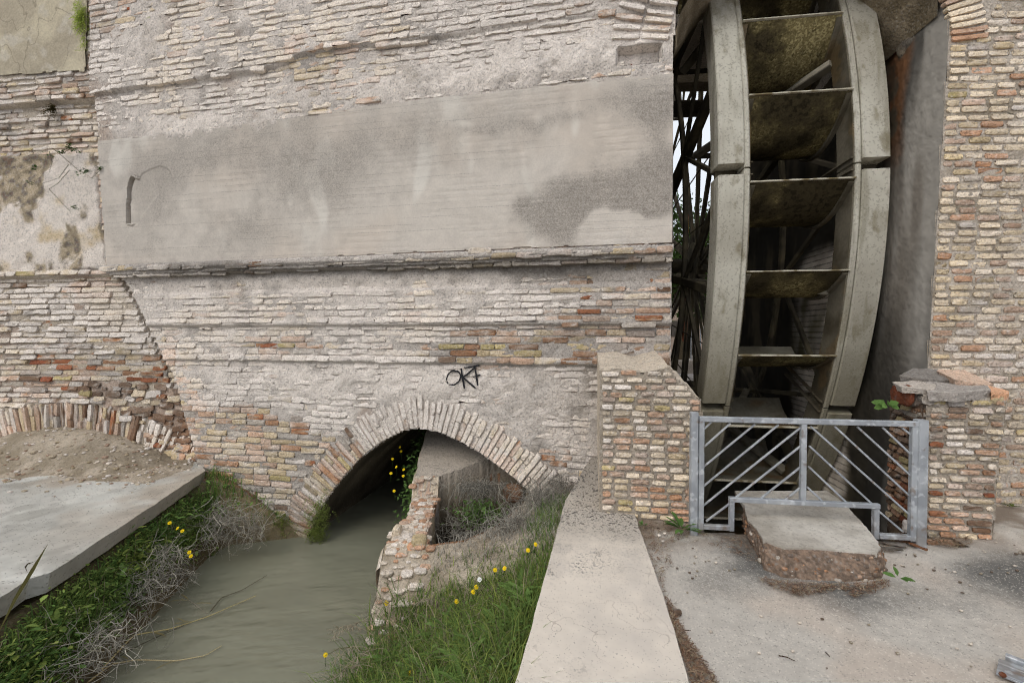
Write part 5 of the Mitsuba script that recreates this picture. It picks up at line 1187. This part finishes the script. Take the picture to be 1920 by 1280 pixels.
def leaf_quads(bag, base, d, ln, wd, tone, g, up=(0, 0, 1.0)):
    """leaf shapes from base along unit vectors d"""
    n = len(base); up = np.array(up); s = np.cross(d, up); s /= np.maximum(np.linalg.norm(s, axis=1, keepdims=True), 1e-6); nn = np.cross(s, d)
    ln, wd = ln.reshape(-1, 1), wd.reshape(-1, 1)
    V = np.stack([base, base + d * ln * .35 + s * wd * .9 + nn * wd * .25, base + d * ln * .75 + s * wd * .75 + nn * wd * .1 - nn * ln * .06, base + d * ln - nn * ln * .16, base + d * ln * .75 - s * wd * .75 + nn * wd * .1 - nn * ln * .06, base + d * ln * .35 - s * wd * .9 + nn * wd * .25, base + d * ln * .5 - nn * ln * .02], 1).reshape(-1, 3)
    i = np.arange(n)[:, None] * 7
    Fc = (i[:, None] + np.array([(0, 1, 6), (1, 2, 6), (2, 3, 6), (3, 4, 6), (4, 5, 6), (5, 0, 6)])[None]).reshape(-1, 3)
    bag.add(V, Fc, np.repeat(tone, 7, 0))
def rand_dirs(g, n, zlo, zhi):
    a = g.uniform(0, 2 * np.pi, n); z = g.uniform(zlo, zhi, n); r = np.sqrt(1 - z * z); return np.stack([r * np.cos(a), r * np.sin(a), z], 1)
def tangle(center, size, n, ln, r, tones, g, bias=(0, 0, 0), mat='leaf'):
    """a tangle of thin dry twigs"""
    bag = Bag()
    for _ in range(n):
        p = center + g.normal(0, 1, 3) * size * .5; d = g.normal(0, 1, 3) + bias; d /= np.linalg.norm(d)
        L_ = ln * g.uniform(.4, 1.2); path = [p]
        for k in range(4): d = d + g.normal(0, .35, 3); d /= np.linalg.norm(d); path.append(path[-1] + d * L_ / 4)
        V, Fc = tube(path, r * g.uniform(.6, 1.3), r * .3, 3); bag.add(V, Fc, tones[g.integers(len(tones))] * g.uniform(.6, 1.2))
        if g.random() < .5:
            q = path[2]; d2 = d + g.normal(0, .8, 3); d2 /= np.linalg.norm(d2); V, Fc = tube([q, q + d2 * L_ * .2, q + d2 * L_ * .4 + g.normal(0, .01, 3)], r * .6, r * .3, 3); bag.add(V, Fc, tones[g.integers(len(tones))] * g.uniform(.6, 1.2))
    return bag
g = np.random.default_rng(77)
# left bank
def lb(y, t):                                            # t from 0 at the slab to 1 at the water
    x = (slab_x(y) - .02) * (1 - t) + np.maximum(wat_x(y), slab_x(y) + .3) * t
    return np.stack([x, y, bank_z(x, y)], 1)
bag = Bag(); n = 5200
y = 1.6 + 4.2 * g.random(n) ** .9; t = g.beta(1.0, 1.6, n) * .8
dens = fb(y, t * 3, 1.6, 2, 600)
k_ = (g.random(n) < .25 + 1.3 * sst(.3, .6, dens) * (1 - .4 * sst(4.6, 5.2, y))); y, t = y[k_], t[k_]
blades(bag, lb(y, np.maximum(t, .06)), len(y), .17, .0042, .9, GREENS, g)
n = 300; blades(bag, lb(1.6 + 3.6 * g.random(n), .15 + g.beta(1, 2, n) * .7), n, .22, .003, .9, STRAW, g)
q = np.array([atz(px, py, -.6) for px, py in zip(g.uniform(385, 560, 500), g.uniform(940, 1000, 500))]); q[:, 2] = bank_z(q[:, 0], q[:, 1]); q = q[q[:, 1] < wall_y(q[:, 0]) - .02]; blades(bag, q, len(q), .10, .004, 1.2, GREENS, g)
scene['bank_grass'] = leaf_put(bag); tag('bank_grass', 'green grass on the left canal bank below the concrete slab', 'grass', kind='stuff')
bag = Bag(); n = 9000
cy = np.array([5.15, 4.9, 4.55, 4.1, 3.75, 3.3, 2.95, 2.6, 2.3]); ct = np.array([.3, .55, .25, .4, .5, .3, .45, .5, .35]); ci = g.integers(9, size=n)
y = cy[ci] + g.normal(0, .20, n); t = np.clip(ct[ci] + g.normal(0, .20, n), -.02, 1)
b0 = lb(y, t) + np.stack([g.normal(0, .02, n), g.normal(0, .02, n), np.abs(g.normal(0, .09, n))], 1)
big = g.random(n) < .14
leaf_quads(bag, b0, rand_dirs(g, n, -.2, .8), np.where(big, g.uniform(.05, .10, n), g.uniform(.018, .04, n)), np.where(big, g.uniform(.014, .022, n), g.uniform(.004, .009, n)), np.array([(.19, .33, .06), (.25, .37, .07), (.14, .26, .05), (.30, .39, .08)])[ci % 4] * g.uniform(.65, 1.3, (n, 1)), g)
scene['bank_leaves'] = leaf_put(bag); tag('bank_leaves', 'bright green leafy weeds under the edge of the left slab', 'weeds', kind='stuff')
DRY = np.array([(.46, .43, .385), (.36, .335, .295), (.28, .258, .225), (.60, .562, .50)])
for px, py, z, sz, n, ln, lab in ((170, 1215, -.62, (.26, .42, .20), 420, .30, 'large grey tangle of dry twigs low on the left bank, nearest the viewer'), (275, 1100, -.62, (.20, .34, .20), 420, .26, 'grey dry brushwood overhanging the water halfway along the left bank'), (310, 1045, -.50, (.18, .25, .15), 260, .24, 'dry grey stems among the green weeds of the left bank'),
                                   (415, 975, -.45, (.24, .22, .26), 460, .34, 'pale dry brush hanging at the wall foot beside the slab tip'), (470, 985, -.55, (.22, .16, .22), 260, .28, 'dry creeper with green leaves at the wall foot left of the arch'), (340, 1075, -.75, (.14, .20, .12), 160, .22, 'small dry twigs at the water edge of the left bank')):
    c = atz(px, py, z); bag = tangle(c, np.array(sz) * .85, int(n * .5), ln * .85, .0030, DRY * 1.1, g, bias=(.5, -.1, -.35))
    k = numbered('dry_bush'); scene[k] = leaf_put(bag); tag(k, lab, 'dry bush')
def fern(key, base_px, n, ln, spread, label, g, fr=None, tone=(.17, .22, .05), down=.5):
    """a clump of small hanging fern fronds on a wall"""
    bag = Bag()
    for _ in range(n):
        p = np.array(base_px, float) + g.normal(0, 1, 3) * spread
        d = np.array([g.normal(0, .6), -abs(g.normal(.6, .4)), g.normal(-down, .6)]); d /= np.linalg.norm(d)
        m = 6; s = ln * g.uniform(.5, 1.1)
        q = p + d[None] * np.linspace(0, s, m)[:, None] + np.array([0, 0, -.5]) * (np.linspace(0, 1, m)[:, None] ** 2) * s
        for sd in (-1, 1):
            dd = np.cross(d, [0, 0, 1]) * sd + d * .5; dd = np.broadcast_to(dd / np.linalg.norm(dd), (m, 3))
            leaf_quads(bag, q, dd + g.normal(0, .15, (m, 3)), np.full(m, s * .26) * np.linspace(1.1, .5, m), np.full(m, s * .07), np.array(tone) * g.uniform(.55, 1.4, (m, 1)), g)
    k = numbered(key); scene[k] = leaf_put(bag); tag(k, label, 'fern')
def mwall(px, py, o=.02, fr=MAIN):
    u, z = fr.at(px, py); return fr.P(u, z, o)
fern('wall_fern', mwall(605, 960, .05), 110, .10, (.07, .05, .13), 'yellow-green fern hanging on the left springing of the canal arch, facing the water', g)
fern('wall_fern', mwall(600, 990, .07), 70, .10, (.045, .03, .03), 'yellow-green fern at the water line under the arch foot', g)
fern('wall_fern', mwall(535, 975, .05), 70, .09, (.07, .03, .08), 'small fern clump on the wall foot left of the arch springing', g, tone=(.18, .21, .055))
fern('wall_fern', mwall(500, 985, .05), 70, .10, (.06, .03, .05), 'fern and weeds at the wall foot, farthest left of the ferns by the arch', g, tone=(.14, .20, .05))
fern('wall_fern', LEFT.P(*LEFT.at(168, 40), .10), 260, .08, (.04, .03, .11), 'bright mossy fern tuft high up in the corner of the plaster patch', g, tone=(.52, .52, .05), down=.8)
fern('wall_fern', LEFT.P(*LEFT.at(173, 88), .10), 25, .07, (.02, .02, .06), 'tiny fern below the mossy tuft at the plaster patch', g, tone=(.52, .52, .05), down=.8)
fern('wall_fern', mwall(292, 38), 14, .05, (.03, .02, .02), 'small moss cushion on the upper brickwork at the left', g, tone=(.52, .52, .05))
fern('dry_fern', LEFT.P(*LEFT.at(106, 206), .04), 50, .12, (.004, .003, .003), 'brown withered fern under the ledge of the left wall', g, tone=(.10, .07, .035))
# trailing plant on the left wall
k = 'trailing_caper'
tag(k, 'thin trailing plant with sparse green leaves on the peeling plaster at the left', 'plant')
P3 = lambda px, py: LEFT.P(*LEFT.at(px, py), .13)
for pts in (((118, 285), (140, 303), (165, 325), (190, 340), (210, 322)), ((148, 315), (130, 340), (92, 352)), ((150, 325), (128, 350), (112, 360)), ((112, 360), (140, 390), (152, 402)), ((152, 285), (142, 292), (136, 296)), ((112, 290), (118, 310), (112, 330))):
    q = np.array([P3(*p) for p in pts]); part(k, 'stem', ply_c(tube(q, .004, .0025, 4), 'leaf', True, (.16, .13, .08)))
for px, py, m in ((150, 283, 16), (136, 293, 14), (85, 322, 18), (74, 348, 12), (158, 395, 16), (180, 328, 22), (205, 322, 12), (160, 290, 10), (168, 330, 10), (112, 296, 6)):
    bag = Bag(); b0 = P3(px, py) + g.normal(0, 1, (m, 3)) * [.022, .008, .014]; leaf_quads(bag, b0, rand_dirs(g, m, -.3, .7), g.uniform(.03, .06, m), g.uniform(.009, .016, m), np.array([.05, .085, .035]) * g.uniform(.7, 1.4, (m, 1)), g)
    part(k, 'leaf_cluster', leaf_put(bag))
# right bank
def rb_pts(n, ylo, yhi, tlo, thi, g, pw=1.0):
    y = ylo + (yhi - ylo) * g.random(n) ** pw; x0, x1 = div_x(y), cop_x(y); x = x0 + (x1 - x0) * g.uniform(tlo, thi, n)
    return np.stack([x, y, rbank_z(x, y) - .01], 1)
bag = Bag()
for ya, yb, n_, hh_, tl in ((1.4, 2.5, 4600, .25, .0), (2.5, 3.1, 3600, .21, .0), (3.1, 3.5, 1500, .14, .15), (3.4, 3.75, 350, .09, .3)):
    q = rb_pts(n_, ya, yb, tl, .99, g); blades(bag, q, n_, hh_, .0030, 1.05, GREENS * [1.2, 1.08, .95], g)
blades(bag, rb_pts(800, 3.3, 4.6, .80, 1.0, g), 800, .11, .003, .8, GREENS, g)
q = rb_pts(300, 2.6, 3.5, .2, .9, g); blades(bag, q, 300, .15, .003, .9, GREENS * 1.2, g)
blades(bag, rb_pts(900, 1.6, 3.3, 0, .9, g), 900, .28, .0022, 1.0, STRAW, g)
for n_, ya, yb in ((900, 1.5, 2.6), (700, 2.6, 3.5)):
    q = rb_pts(n_, ya, yb, -.12, .3, g); blades(bag, q, n_, .24, .0036, 1.1, GREENS, g); q = rb_pts(n_ // 4, ya, yb, -.12, .3, g); blades(bag, q, len(q), .26, .0022, 1.3, STRAW, g)
scene['canal_grass'] = leaf_put(bag); tag('canal_grass', 'tall green and straw coloured grass between the water and the parapet', 'grass', kind='stuff')
bag = Bag()
for _ in range(42):
    c = rb_pts(1, 1.6, 3.1, .0, .97, g)[0]; m = g.integers(6, 12)
    leaf_quads(bag, np.repeat(c[None], m, 0) + [0, 0, .04 + g.uniform(0, .1)], rand_dirs(g, m, .15, .75), g.uniform(.10, .22, m), g.uniform(.013, .024, m), np.array([.14, .24, .05]) * g.uniform(.7, 1.4, (m, 1)), g)
n = 1600; leaf_quads(bag, rb_pts(n, 1.5, 3.2, .1, 1, g) + np.stack([0 * np.arange(n), 0 * np.arange(n), g.uniform(.02, .2, n)], 1), rand_dirs(g, n, -.1, .8), g.uniform(.02, .05, n), g.uniform(.006, .012, n), np.array([.13, .22, .05]) * g.uniform(.6, 1.4, (n, 1)), g)
scene['broad_leaf_weeds'] = leaf_put(bag); tag('broad_leaf_weeds', 'broad leaved weeds in the grass at the bottom beside the parapet', 'weeds', kind='stuff')
bag = Bag()                                              # dry litter of the mound
n = 2600; q = rb_pts(n, 3.6, 4.95, .30, 1.0, g); q = q[~contains_xy(cham, q[:, 0], q[:, 1])]; blades(bag, q, len(q), .09, .0022, 1.7, DRY * .9, g, droop=1.2)
scene['dry_litter'] = leaf_put(bag); tag('dry_litter', 'matted dry grass on the earth beside the hollow', 'dry grass', kind='stuff')
for px, py, z, sz, n, ln, bias, lab, tn in (((-.35, 4.93, -.06), 0, 0, (.34, .05, .05), 420, .24, (0, -.45, -1.3), 'curtain of dry roots hanging into the hollow under the arch', DRY * .95), (1020, 935, -.10, (.22, .28, .07), 420, .30, (-.2, -.3, .1), 'low dry twiggy bush between the hollow and the parapet', DRY), (960, 985, -.13, (.22, .22, .06), 260, .26, (-.3, -.2, .15), 'sparse dry stalks lying over the rim of the hollow', DRY), ((-.50, 4.55, -.45), 0, 0, (.22, .25, .2), 200, .32, (.1, -.2, .7), 'dry stalks standing inside the hollow', DRY), (1050, 900, .0, (.14, .2, .06), 200, .22, (-.3, -.4, .0), 'dry twigs piled against the wall beside the parapet', DRY)):
    c = np.array(px) if isinstance(px, tuple) else atz(px, py, z); bag = tangle(c, np.array(sz), n, ln, .0026, tn, g, bias=np.array(bias) * 1.0)
    k = numbered('dry_bush'); scene[k] = leaf_put(bag); tag(k, lab, 'dry bush')
bag = Bag(); n = 700; cc = aty(900, 965, 4.75); b0 = cc + g.normal(0, 1, (n, 3)) * [.13, .10, .07]
leaf_quads(bag, b0, rand_dirs(g, n, .0, .9), g.uniform(.03, .07, n), g.uniform(.006, .014, n), np.array([.11, .20, .04]) * g.uniform(.6, 1.5, (n, 1)), g)
scene['hollow_weed'] = leaf_put(bag); tag('hollow_weed', 'green weeds growing inside the hollow under the arch', 'weeds', kind='stuff')
bag = Bag(); n = 1500; y = g.uniform(5.0, 6.6, n); b0 = np.stack([div_x(y) - .02 - np.abs(g.normal(0, .08, n)), y, -.55 + (y - 5) * .35 + g.normal(0, .28, n)], 1); b0[:, 2] = np.minimum(b0[:, 2], rbank_z(div_x(y) + .1, y) + .15)
leaf_quads(bag, b0, rand_dirs(g, n, -.4, .7), g.uniform(.03, .07, n), g.uniform(.008, .016, n), np.array([.10, .20, .03]) * g.uniform(.6, 1.5, (n, 1)), g)
scene['arch_weed'] = leaf_put(bag); tag('arch_weed', 'dark green flowering weed on the divider wall inside the arch', 'weed')
scene['petal_yellow'] = {'type': 'twosided', 'bsdf': diff((.80, .58, .02))}; scene['petal_white'] = {'type': 'twosided', 'bsdf': diff((.75, .75, .72))}
def flower(pos, r, label, group, mat='petal_yellow', key='yellow_flower', stem=.12):
    m = 10; a = np.arange(m) / m * 2 * np.pi; d = np.array([g.normal(0, .3), -.75, .75]); d /= np.linalg.norm(d); s = np.cross(d, [1, 0, 0]); s /= np.linalg.norm(s); t_ = np.cross(d, s); bag = Bag()
    for ai_ in a:
        dr_ = s * math.cos(ai_) + t_ * math.sin(ai_); w_ = np.cross(d, dr_) * r * .30
        bag.add(np.array([pos, pos + dr_ * r * .6 + w_ + d * r * .12, pos + dr_ * r + d * r * .1, pos + dr_ * r * .6 - w_ + d * r * .12]), [(0, 1, 2), (0, 2, 3)])
    bag.add(*lump(pos + d * r * .1, (r * .38,) * 3, 3, 1, .1))
    k = numbered(key); part(k, 'bloom', mikit.ply(bag.mesh()[:2], mat)); q = np.array([pos, pos - d * r * .6 + [0, 0, -stem * .5], pos + [g.normal(0, .02), .04, -stem]])
    part(k, 'stem', ply_c(tube(q, .0022, n=4), 'leaf', True, (.06, .1, .03))); tag(k, label, 'flower', group)
LG = 'yellow flowers on the left bank'
for (px, py, z), lab in zip(((318, 980, -.28), (333, 990, -.34), (342, 995, -.36), (355, 1035, -.48), (358, 1042, -.5), (118, 1108, -.38), (111, 1137, -.42)), ('farthest yellow flower on the left bank, leftmost of three under the slab tip', 'middle one of three yellow flowers under the slab tip', 'rightmost of three yellow flowers under the slab tip', 'upper of two yellow flowers at the water side of the left bank', 'lower of two yellow flowers at the water side of the left bank', 'upper of two yellow flowers by the near slab edge', 'lower of two yellow flowers by the near slab edge, nearest the viewer')): flower(atz(px, py, z), .020, lab, LG)
AG = 'yellow flowers inside the arch'
for (px, py, y), lab in zip(((736, 860, 5.5), (743, 875, 5.4), (750, 838, 5.7), (752, 846, 5.65), (733, 887, 5.3), (739, 920, 5.1), (757, 880, 5.4), (756, 892, 5.35)), ('yellow flower at the upper left of the weed inside the arch', 'yellow flower in the centre of the weed inside the arch', 'topmost yellow flower of the weed inside the arch', 'yellow flower just under the topmost one inside the arch', 'leftmost yellow flower of the weed inside the arch', 'lowest yellow flower of the weed inside the arch', 'upper of two yellow flowers at the right of the arch weed', 'lower of two yellow flowers at the right of the arch weed')): flower(aty(px, py, y), .020, lab, AG)
RG = 'yellow flowers in the grass by the parapet'
for (px, py, z), lab in zip(((928, 1068, -.16), (946, 1065, -.15), (887, 1109, -.28), (893, 1100, -.26), (856, 1127, -.38), (990, 1031, -.06), (1004, 1020, -.03), (771, 1260, -.50), (773, 1270, -.52), (915, 1262, -.22)), ('left one of two yellow flowers at the top of the grass below the hollow', 'right one of two yellow flowers at the top of the grass below the hollow', 'lower of two yellow flowers just below the white flower', 'yellow flower directly under the white flower', 'single yellow flower in mid grass left of the white flower', 'left one of two yellow flowers close beside the parapet', 'yellow flower closest to the parapet, farthest from the viewer', 'upper of two yellow flowers low in the grass near the water', 'lower of two yellow flowers low in the grass near the water', 'large yellow flower at the bottom edge beside the broad leaves')): flower(atz(px, py, z), .019, lab, RG)
flower(atz(724, 1130, -.45), .021, 'yellow flower leaning over the water at the foot of the divider wall', 'x'); labels[[k for k in labels if k.startswith('yellow_flower')][-1]].pop('group')
flower(atz(610, 1227, -.70), .018, 'lone yellow flower on a thin stalk out over the water', 'x'); labels[[k for k in labels if k.startswith('yellow_flower')][-1]].pop('group')
flower(atz(899, 1086, -.22), .020, 'white flower head in the grass in front of the hollow', 'x', 'petal_white', 'white_flower'); labels['white_flower'].pop('group')
k = 'flower_stalk'; q = np.array([atz(700, 1225, -.72), atz(660, 1212, -.72), atz(635, 1215, -.72), atz(611, 1228, -.71)]); scene[k] = ply_c(tube(q, .003, .002, 4), 'leaf', True, (.10, .12, .05)); tag(k, 'thin green stalk reaching out over the water from the grassy bank', 'stalk')
# drooping straw panicles over the water
for i, (px, py, z, dx, dy) in enumerate(((700, 1190, -.40, -75, -10), (712, 1165, -.40, -85, 25), (690, 1215, -.45, -60, 20), (735, 1150, -.40, -30, -30), (745, 1075, -.38, -25, 30), (770, 1145, -.3, 40, -20), (700, 1250, -.5, -70, 20), (720, 1215, -.42, -80, 45))):
    bag = Bag(); p0, p1 = atz(px, py, z), atz(px + dx, py + dy, z - .10); mid = (p0 + p1) / 2 + [0, 0, .09]
    tt_ = np.linspace(0, 1, 9)[:, None]; q = p0 * (1 - tt_) ** 2 + 2 * mid * tt_ * (1 - tt_) + p1 * tt_ ** 2; bag.add(*tube(q, .0022, .001, 3), (.36, .31, .22))
    for j in range(3, 9):
        for _ in range(5): d = g.normal(0, 1, 3); d[2] -= .8; d /= np.linalg.norm(d); bag.add(*tube([q[j], q[j] + d * .02, q[j] + d * g.uniform(.03, .05)], .0016, .0028, 3), (.42, .37, .28))
    k = numbered('straw_panicle'); scene[k] = leaf_put(bag); tag(k, ('upper long straw grass head reaching left over the water', 'straw grass head bending down left over the water', 'short straw grass head in the middle of the tuft over the water', 'straw grass head rising by the foot of the divider wall', 'farthest straw grass head, hanging at the divider wall', 'straw grass head bending right towards the grass', 'lowest long straw grass head near the bottom of the water', 'straw grass head drooping lowest left over the water')[i], 'grass head', 'straw heads over the water')
# reeds on the water
def reed(pts, r, tone, label, z=WATER_Z + .02, leaves=0):
    q = np.array([atz(px, py, zz) for px, py, zz in pts]); s = np.linspace(0, 1, len(q)); s2 = np.linspace(0, 1, 24); q = np.stack([np.interp(s2, s, q[:, i]) for i in range(3)], 1)
    bag = Bag(); bag.add(*tube(q, r, r * .5, 5), tone)
    for _ in range(leaves):
        p = q[g.integers(6, 18)]; d = rand_dirs(g, 1, -.2, .4); leaf_quads(bag, p[None], d, np.array([.16]), np.array([.006]), np.array([[.20, .24, .12]]), g)
    k = numbered('fallen_reed'); scene[k] = leaf_put(bag); tag(k, label, 'reed')
reed([(190, 1255, -.75), (250, 1190, -.86), (320, 1178, -.90), (390, 1155, -.89), (480, 1116, -.905)], .006, (.55, .54, .28), 'long yellowish reed lying across the water, the longest', leaves=5)
reed([(165, 1278, -.8), (210, 1244, -.88), (255, 1236, -.89), (330, 1238, -.90), (385, 1228, -.905), (415, 1210, -.91)], .006, (.58, .56, .34), 'curved pale reed near the bottom of the water, lower of the reeds', leaves=2)
reed([(150, 1280, -.8), (235, 1222, -.89), (290, 1195, -.90), (345, 1172, -.90)], .004, (.10, .09, .06), 'dark thin twig on the water between two pale reeds')
reed([(395, 1145, -.9), (415, 1120, -.9), (455, 1105, -.905), (500, 1078, -.905)], .004, (.14, .12, .08), 'thin dark stem floating far out on the water')
reed([(335, 1132, -.88), (345, 1118, -.84), (368, 1134, -.84), (388, 1150, -.88)], .0035, (.34, .30, .24), 'pale bent dry stalk sticking out of the water', leaves=3)
q = np.array([atz(0, 1180, -.2), atz(30, 1110, .1), atz(60, 1062, .25), atz(92, 1018, .40)]); bag = Bag(); V = np.array([aty(-10, 1200, 2.45), aty(25, 1122, 2.5), aty(31, 1124, 2.5), aty(58, 1066, 2.52), aty(64, 1070, 2.52), aty(91, 1017, 2.55)]); bag.add(V, [(0, 2, 1), (1, 2, 4), (1, 4, 3), (3, 4, 5)], (.07, .10, .05)); V = np.array([aty(52, 1074, 2.52), aty(46, 1062, 2.5), aty(52, 1055, 2.49), aty(64, 1053, 2.5), aty(52, 1058, 2.5), aty(49, 1064, 2.51)]); bag.add(V, [(0, 1, 5), (1, 2, 4), (1, 4, 5), (2, 3, 4)], (.05, .07, .04))
scene['reed_blade'] = leaf_put(bag, False); tag('reed_blade', 'single tall reed blade with a bent leaf before the slab', 'reed')
# small plants on the paving and the piers
def rosette(key, pos, n, ln, wd, zlo, zhi, label, tone=(.10, .19, .04), bias=(0, 0, 0), up=(0, 0, 1.0)):
    bag = Bag(); d = rand_dirs(g, n, zlo, zhi) + np.array(bias); d /= np.linalg.norm(d, axis=1, keepdims=True)
    base = np.repeat(np.array(pos)[None], n, 0) + d * ln * .15
    for i in range(n):
        bb = Bag(); leaf_quads(bb, base[i:i + 1], d[i:i + 1], np.array([ln * g.uniform(.7, 1.1)]), np.array([wd * g.uniform(.8, 1.1)]), np.array([tone]) * g.uniform(.75, 1.3), g, up); part(key, 'leaf', leaf_put(bb))
    tag(key, label, 'plant')
rosette('dandelion', atz(1278, 992, .02), 16, .14, .020, .2, .9, 'dark green weed rosette at the foot of the left gate post')
rosette('pier_seedling', aty(1662, 757, 3.66), 11, .085, .030, -.4, .7, 'glossy green seedling sprouting from the side of the right pier', (.16, .30, .06), bias=(0, -.35, 0), up=(.15, -.9, .35))
rosette('paving_seedling', atz(1684, 1083, .05), 5, .075, .018, .0, .8, 'small green sprig at the corner of the concrete block', (.12, .22, .06), bias=(.3, -.2, 0), up=(.1, -.6, .8))
rosette('corner_weed', atz(1897, 950, .05), 7, .06, .012, .1, .8, 'tiny yellow-green weed at the foot of the wall at the far right', (.10, .13, .03))
rosette('joint_weed', atz(1205, 985, .02), 12, .05, .008, .1, .9, 'tiny weed in the joint between coping and pier')
# litter
bag = Bag()
def needles(poly_px, n, ln, g):
    P2 = Polygon([atz(*q, 0)[:2] for q in poly_px]); x0, y0, x1, y1 = P2.bounds; q = np.stack([g.uniform(x0, x1, n), g.uniform(y0, y1, n)], 1); q = q[contains_xy(P2, q[:, 0], q[:, 1])]; m = len(q)
    keep_ = g.random(m) < .65; q = q[keep_]; m = len(q); a = g.uniform(0, np.pi, m); d = np.stack([np.cos(a), np.sin(a), g.normal(0, .15, m)], 1) * (ln * g.uniform(.4, 1.2, (m, 1))) / 2; c = np.column_stack([q, np.full(m, .004) + g.uniform(0, .014, m)]); s = np.cross(d, [0, 0, 1.0]); s /= np.linalg.norm(s, axis=1, keepdims=True); s *= .0017
    V = np.stack([c - d - s, c - d + s, c + d + s, c + d - s], 1).reshape(-1, 3); i = np.arange(m)[:, None] * 4
    bag.add(V, i + np.array([[0, 1, 2, 3]]), np.repeat(np.array([(.20, .12, .07), (.28, .19, .12), (.13, .085, .055), (.34, .26, .18)])[g.integers(4, size=m)] * g.uniform(.7, 1.2, (m, 1)), 4, 0))
needles([(1196, 975), (1290, 985), (1295, 1005), (1250, 1020), (1262, 1060), (1245, 1090), (1250, 1130), (1222, 1060)], 2600, .045, g)
needles([(1245, 1120), (1258, 1130), (1285, 1190), (1325, 1250), (1345, 1285), (1300, 1290), (1270, 1200)], 2200, .045, g)
needles([(1420, 1085), (1500, 1095), (1600, 1096), (1665, 1085), (1668, 1100), (1600, 1122), (1580, 1105), (1500, 1118), (1440, 1100)], 2300, .045, g)
needles([(1745, 1010), (1820, 1008), (1825, 1020), (1790, 1030), (1750, 1022)], 900, .04, g)
needles([(1310, 1000), (1400, 1010), (1430, 1060), (1340, 1030)], 350, .05, g); needles([(1640, 1010), (1700, 1012), (1700, 1030), (1650, 1040)], 300, .05, g)
scene['pine_needles'] = put(bag, 'earth', False); tag('pine_needles', 'drifts of brown pine needles along the joints of the paving', 'needles', kind='stuff')
bag = Bag()
for _ in range(900):
    x, y = g.uniform(1.1, 5.2), g.uniform(1.6, 4.0)
    if y > 3.45 - .12 * (x - 1.5) and 1.5 < x < 3.5: continue
    if g.random() > .25 + .75 * (y > 3.0): continue
    s = g.uniform(.003, .008); V, Fc = lump((x, y, -.004 + s * .3), (s * 1.3, s, s * .7), g.uniform(0, 60), 1, .3); bag.add(V, Fc, lin(*[(200, 190, 176), (150, 136, 120), (104, 92, 80)][g.integers(3)]))
scene['grit'] = put(bag, 'masonry', True); tag('grit', 'fine grit and chips scattered over the paving', 'grit', kind='stuff')
def stone_thing(key, pos, size, tone, label, seed, amp=.2):
    V, Fc = lump(pos, size, seed, 2, amp); k = numbered(key); scene[k] = ply_c((V, Fc), 'masonry', 60, lin(*tone) * (.8 + .4 * meshkit.fbm(V * 40, 2))[:, None]); tag(k, label, 'stone')
stone_thing('small_stone', atz(1270, 1148, .012), (.026, .016, .016), (96, 80, 66), 'dark brown curled pebble on the paving beside the coping', 9, .35)
stone_thing('small_stone', atz(1236, 1003, .01), (.014, .010, .008), (214, 206, 194), 'white chip in the needles beside the coping, left of two', 12)
stone_thing('small_stone', atz(1246, 1000, .01), (.013, .010, .009), (206, 196, 184), 'white chip in the needles beside the coping, right of two', 13)
stone_thing('small_stone', atz(1243, 1014, .01), (.012, .009, .007), (200, 192, 182), 'small grey white chip nearest the viewer by the coping joint', 15)
stone_thing('small_stone', atz(1698, 986, .06), (.022, .02, .055), (206, 200, 190), 'upright white stone behind the lower right corner of the gate', 14, .12)
for i, (a, c, w, tone, lab) in enumerate((((1655, 1015), (1700, 1022), .05, (120, 116, 110), 'weathered grey wood scrap lying under the right side of the gate'), ((1650, 1026), (1692, 1030), .03, (96, 90, 84), 'second grey wood splinter under the gate, nearer the viewer'), ((1690, 1012), (1738, 1030), .022, (120, 84, 60), 'rusty brown strip lying at the foot of the right gate post'))):
    V, Fc = box_between(atz(*a, .012 + .004 * i), atz(*c, .016 + .004 * i), w, .012); m = trimesh.Trimesh(V, Fc, process=False).subdivide().subdivide(); V = np.array(m.vertices); V += (meshkit.fbm(V * 30, 2)[:, None] - .5) * .012
    k = numbered('wood_scrap'); scene[k] = ply_c((V, np.array(m.faces)), 'masonry', False, lin(*tone)); tag(k, lab, 'scrap')
for i, (pts, lab) in enumerate(((((1460, 1228), (1475, 1231), (1490, 1238)), 'small curved dark twig on the paving near the bottom'), (((1275, 1180), (1295, 1181)), 'short brown twig beside the coping joint'), (((1548, 1222), (1556, 1230)), 'tiny twig on the paving below the concrete block'))):
    k = numbered('twig'); scene[k] = ply_c(tube(np.array([atz(*p, .006) for p in pts]), .003, .002, 4), 'earth', True, lin(70, 56, 46)); tag(k, lab, 'twig')
# the steel foot in the lower right corner
k = 'steel_base'
tag(k, 'grey steel base plate with a rusty bolt in the bottom right corner of the paving', 'base plate')
def cbar(name, p, q, w, h, mat='galvanised'): V, Fc = box_between(p, q, w, h); part(k, name, mikit.ply((V, Fc), mat))
d_ = np.array([.62, -.78, 0]); s_ = np.array([.78, .62, 0]); o_ = atz(1868, 1264, .0)
cbar('plate', o_ + [0, 0, .008], o_ + d_ * .5 + [0, 0, .008], .016, .010); cbar('plate', o_ + s_ * .045 + [0, 0, .010], o_ + s_ * .045 + d_ * .5 + [0, 0, .010], .085, .012)
cbar('tube', o_ + s_ * .105 - d_ * .0 + [0, 0, .012], o_ + s_ * .105 + d_ * .5 + [0, 0, .012], .045, .022); cbar('tube', o_ + s_ * .165 + d_ * .02 + [0, 0, .02], o_ + s_ * .165 + d_ * .5 + [0, 0, .02], .035, .036)
V, Fc = lump(atz(1880, 1264, .025), (.012, .012, .010), 4, 2, .1); part(k, 'bolt', ply_c((V, Fc), 'masonry', True, lin(120, 74, 44)))
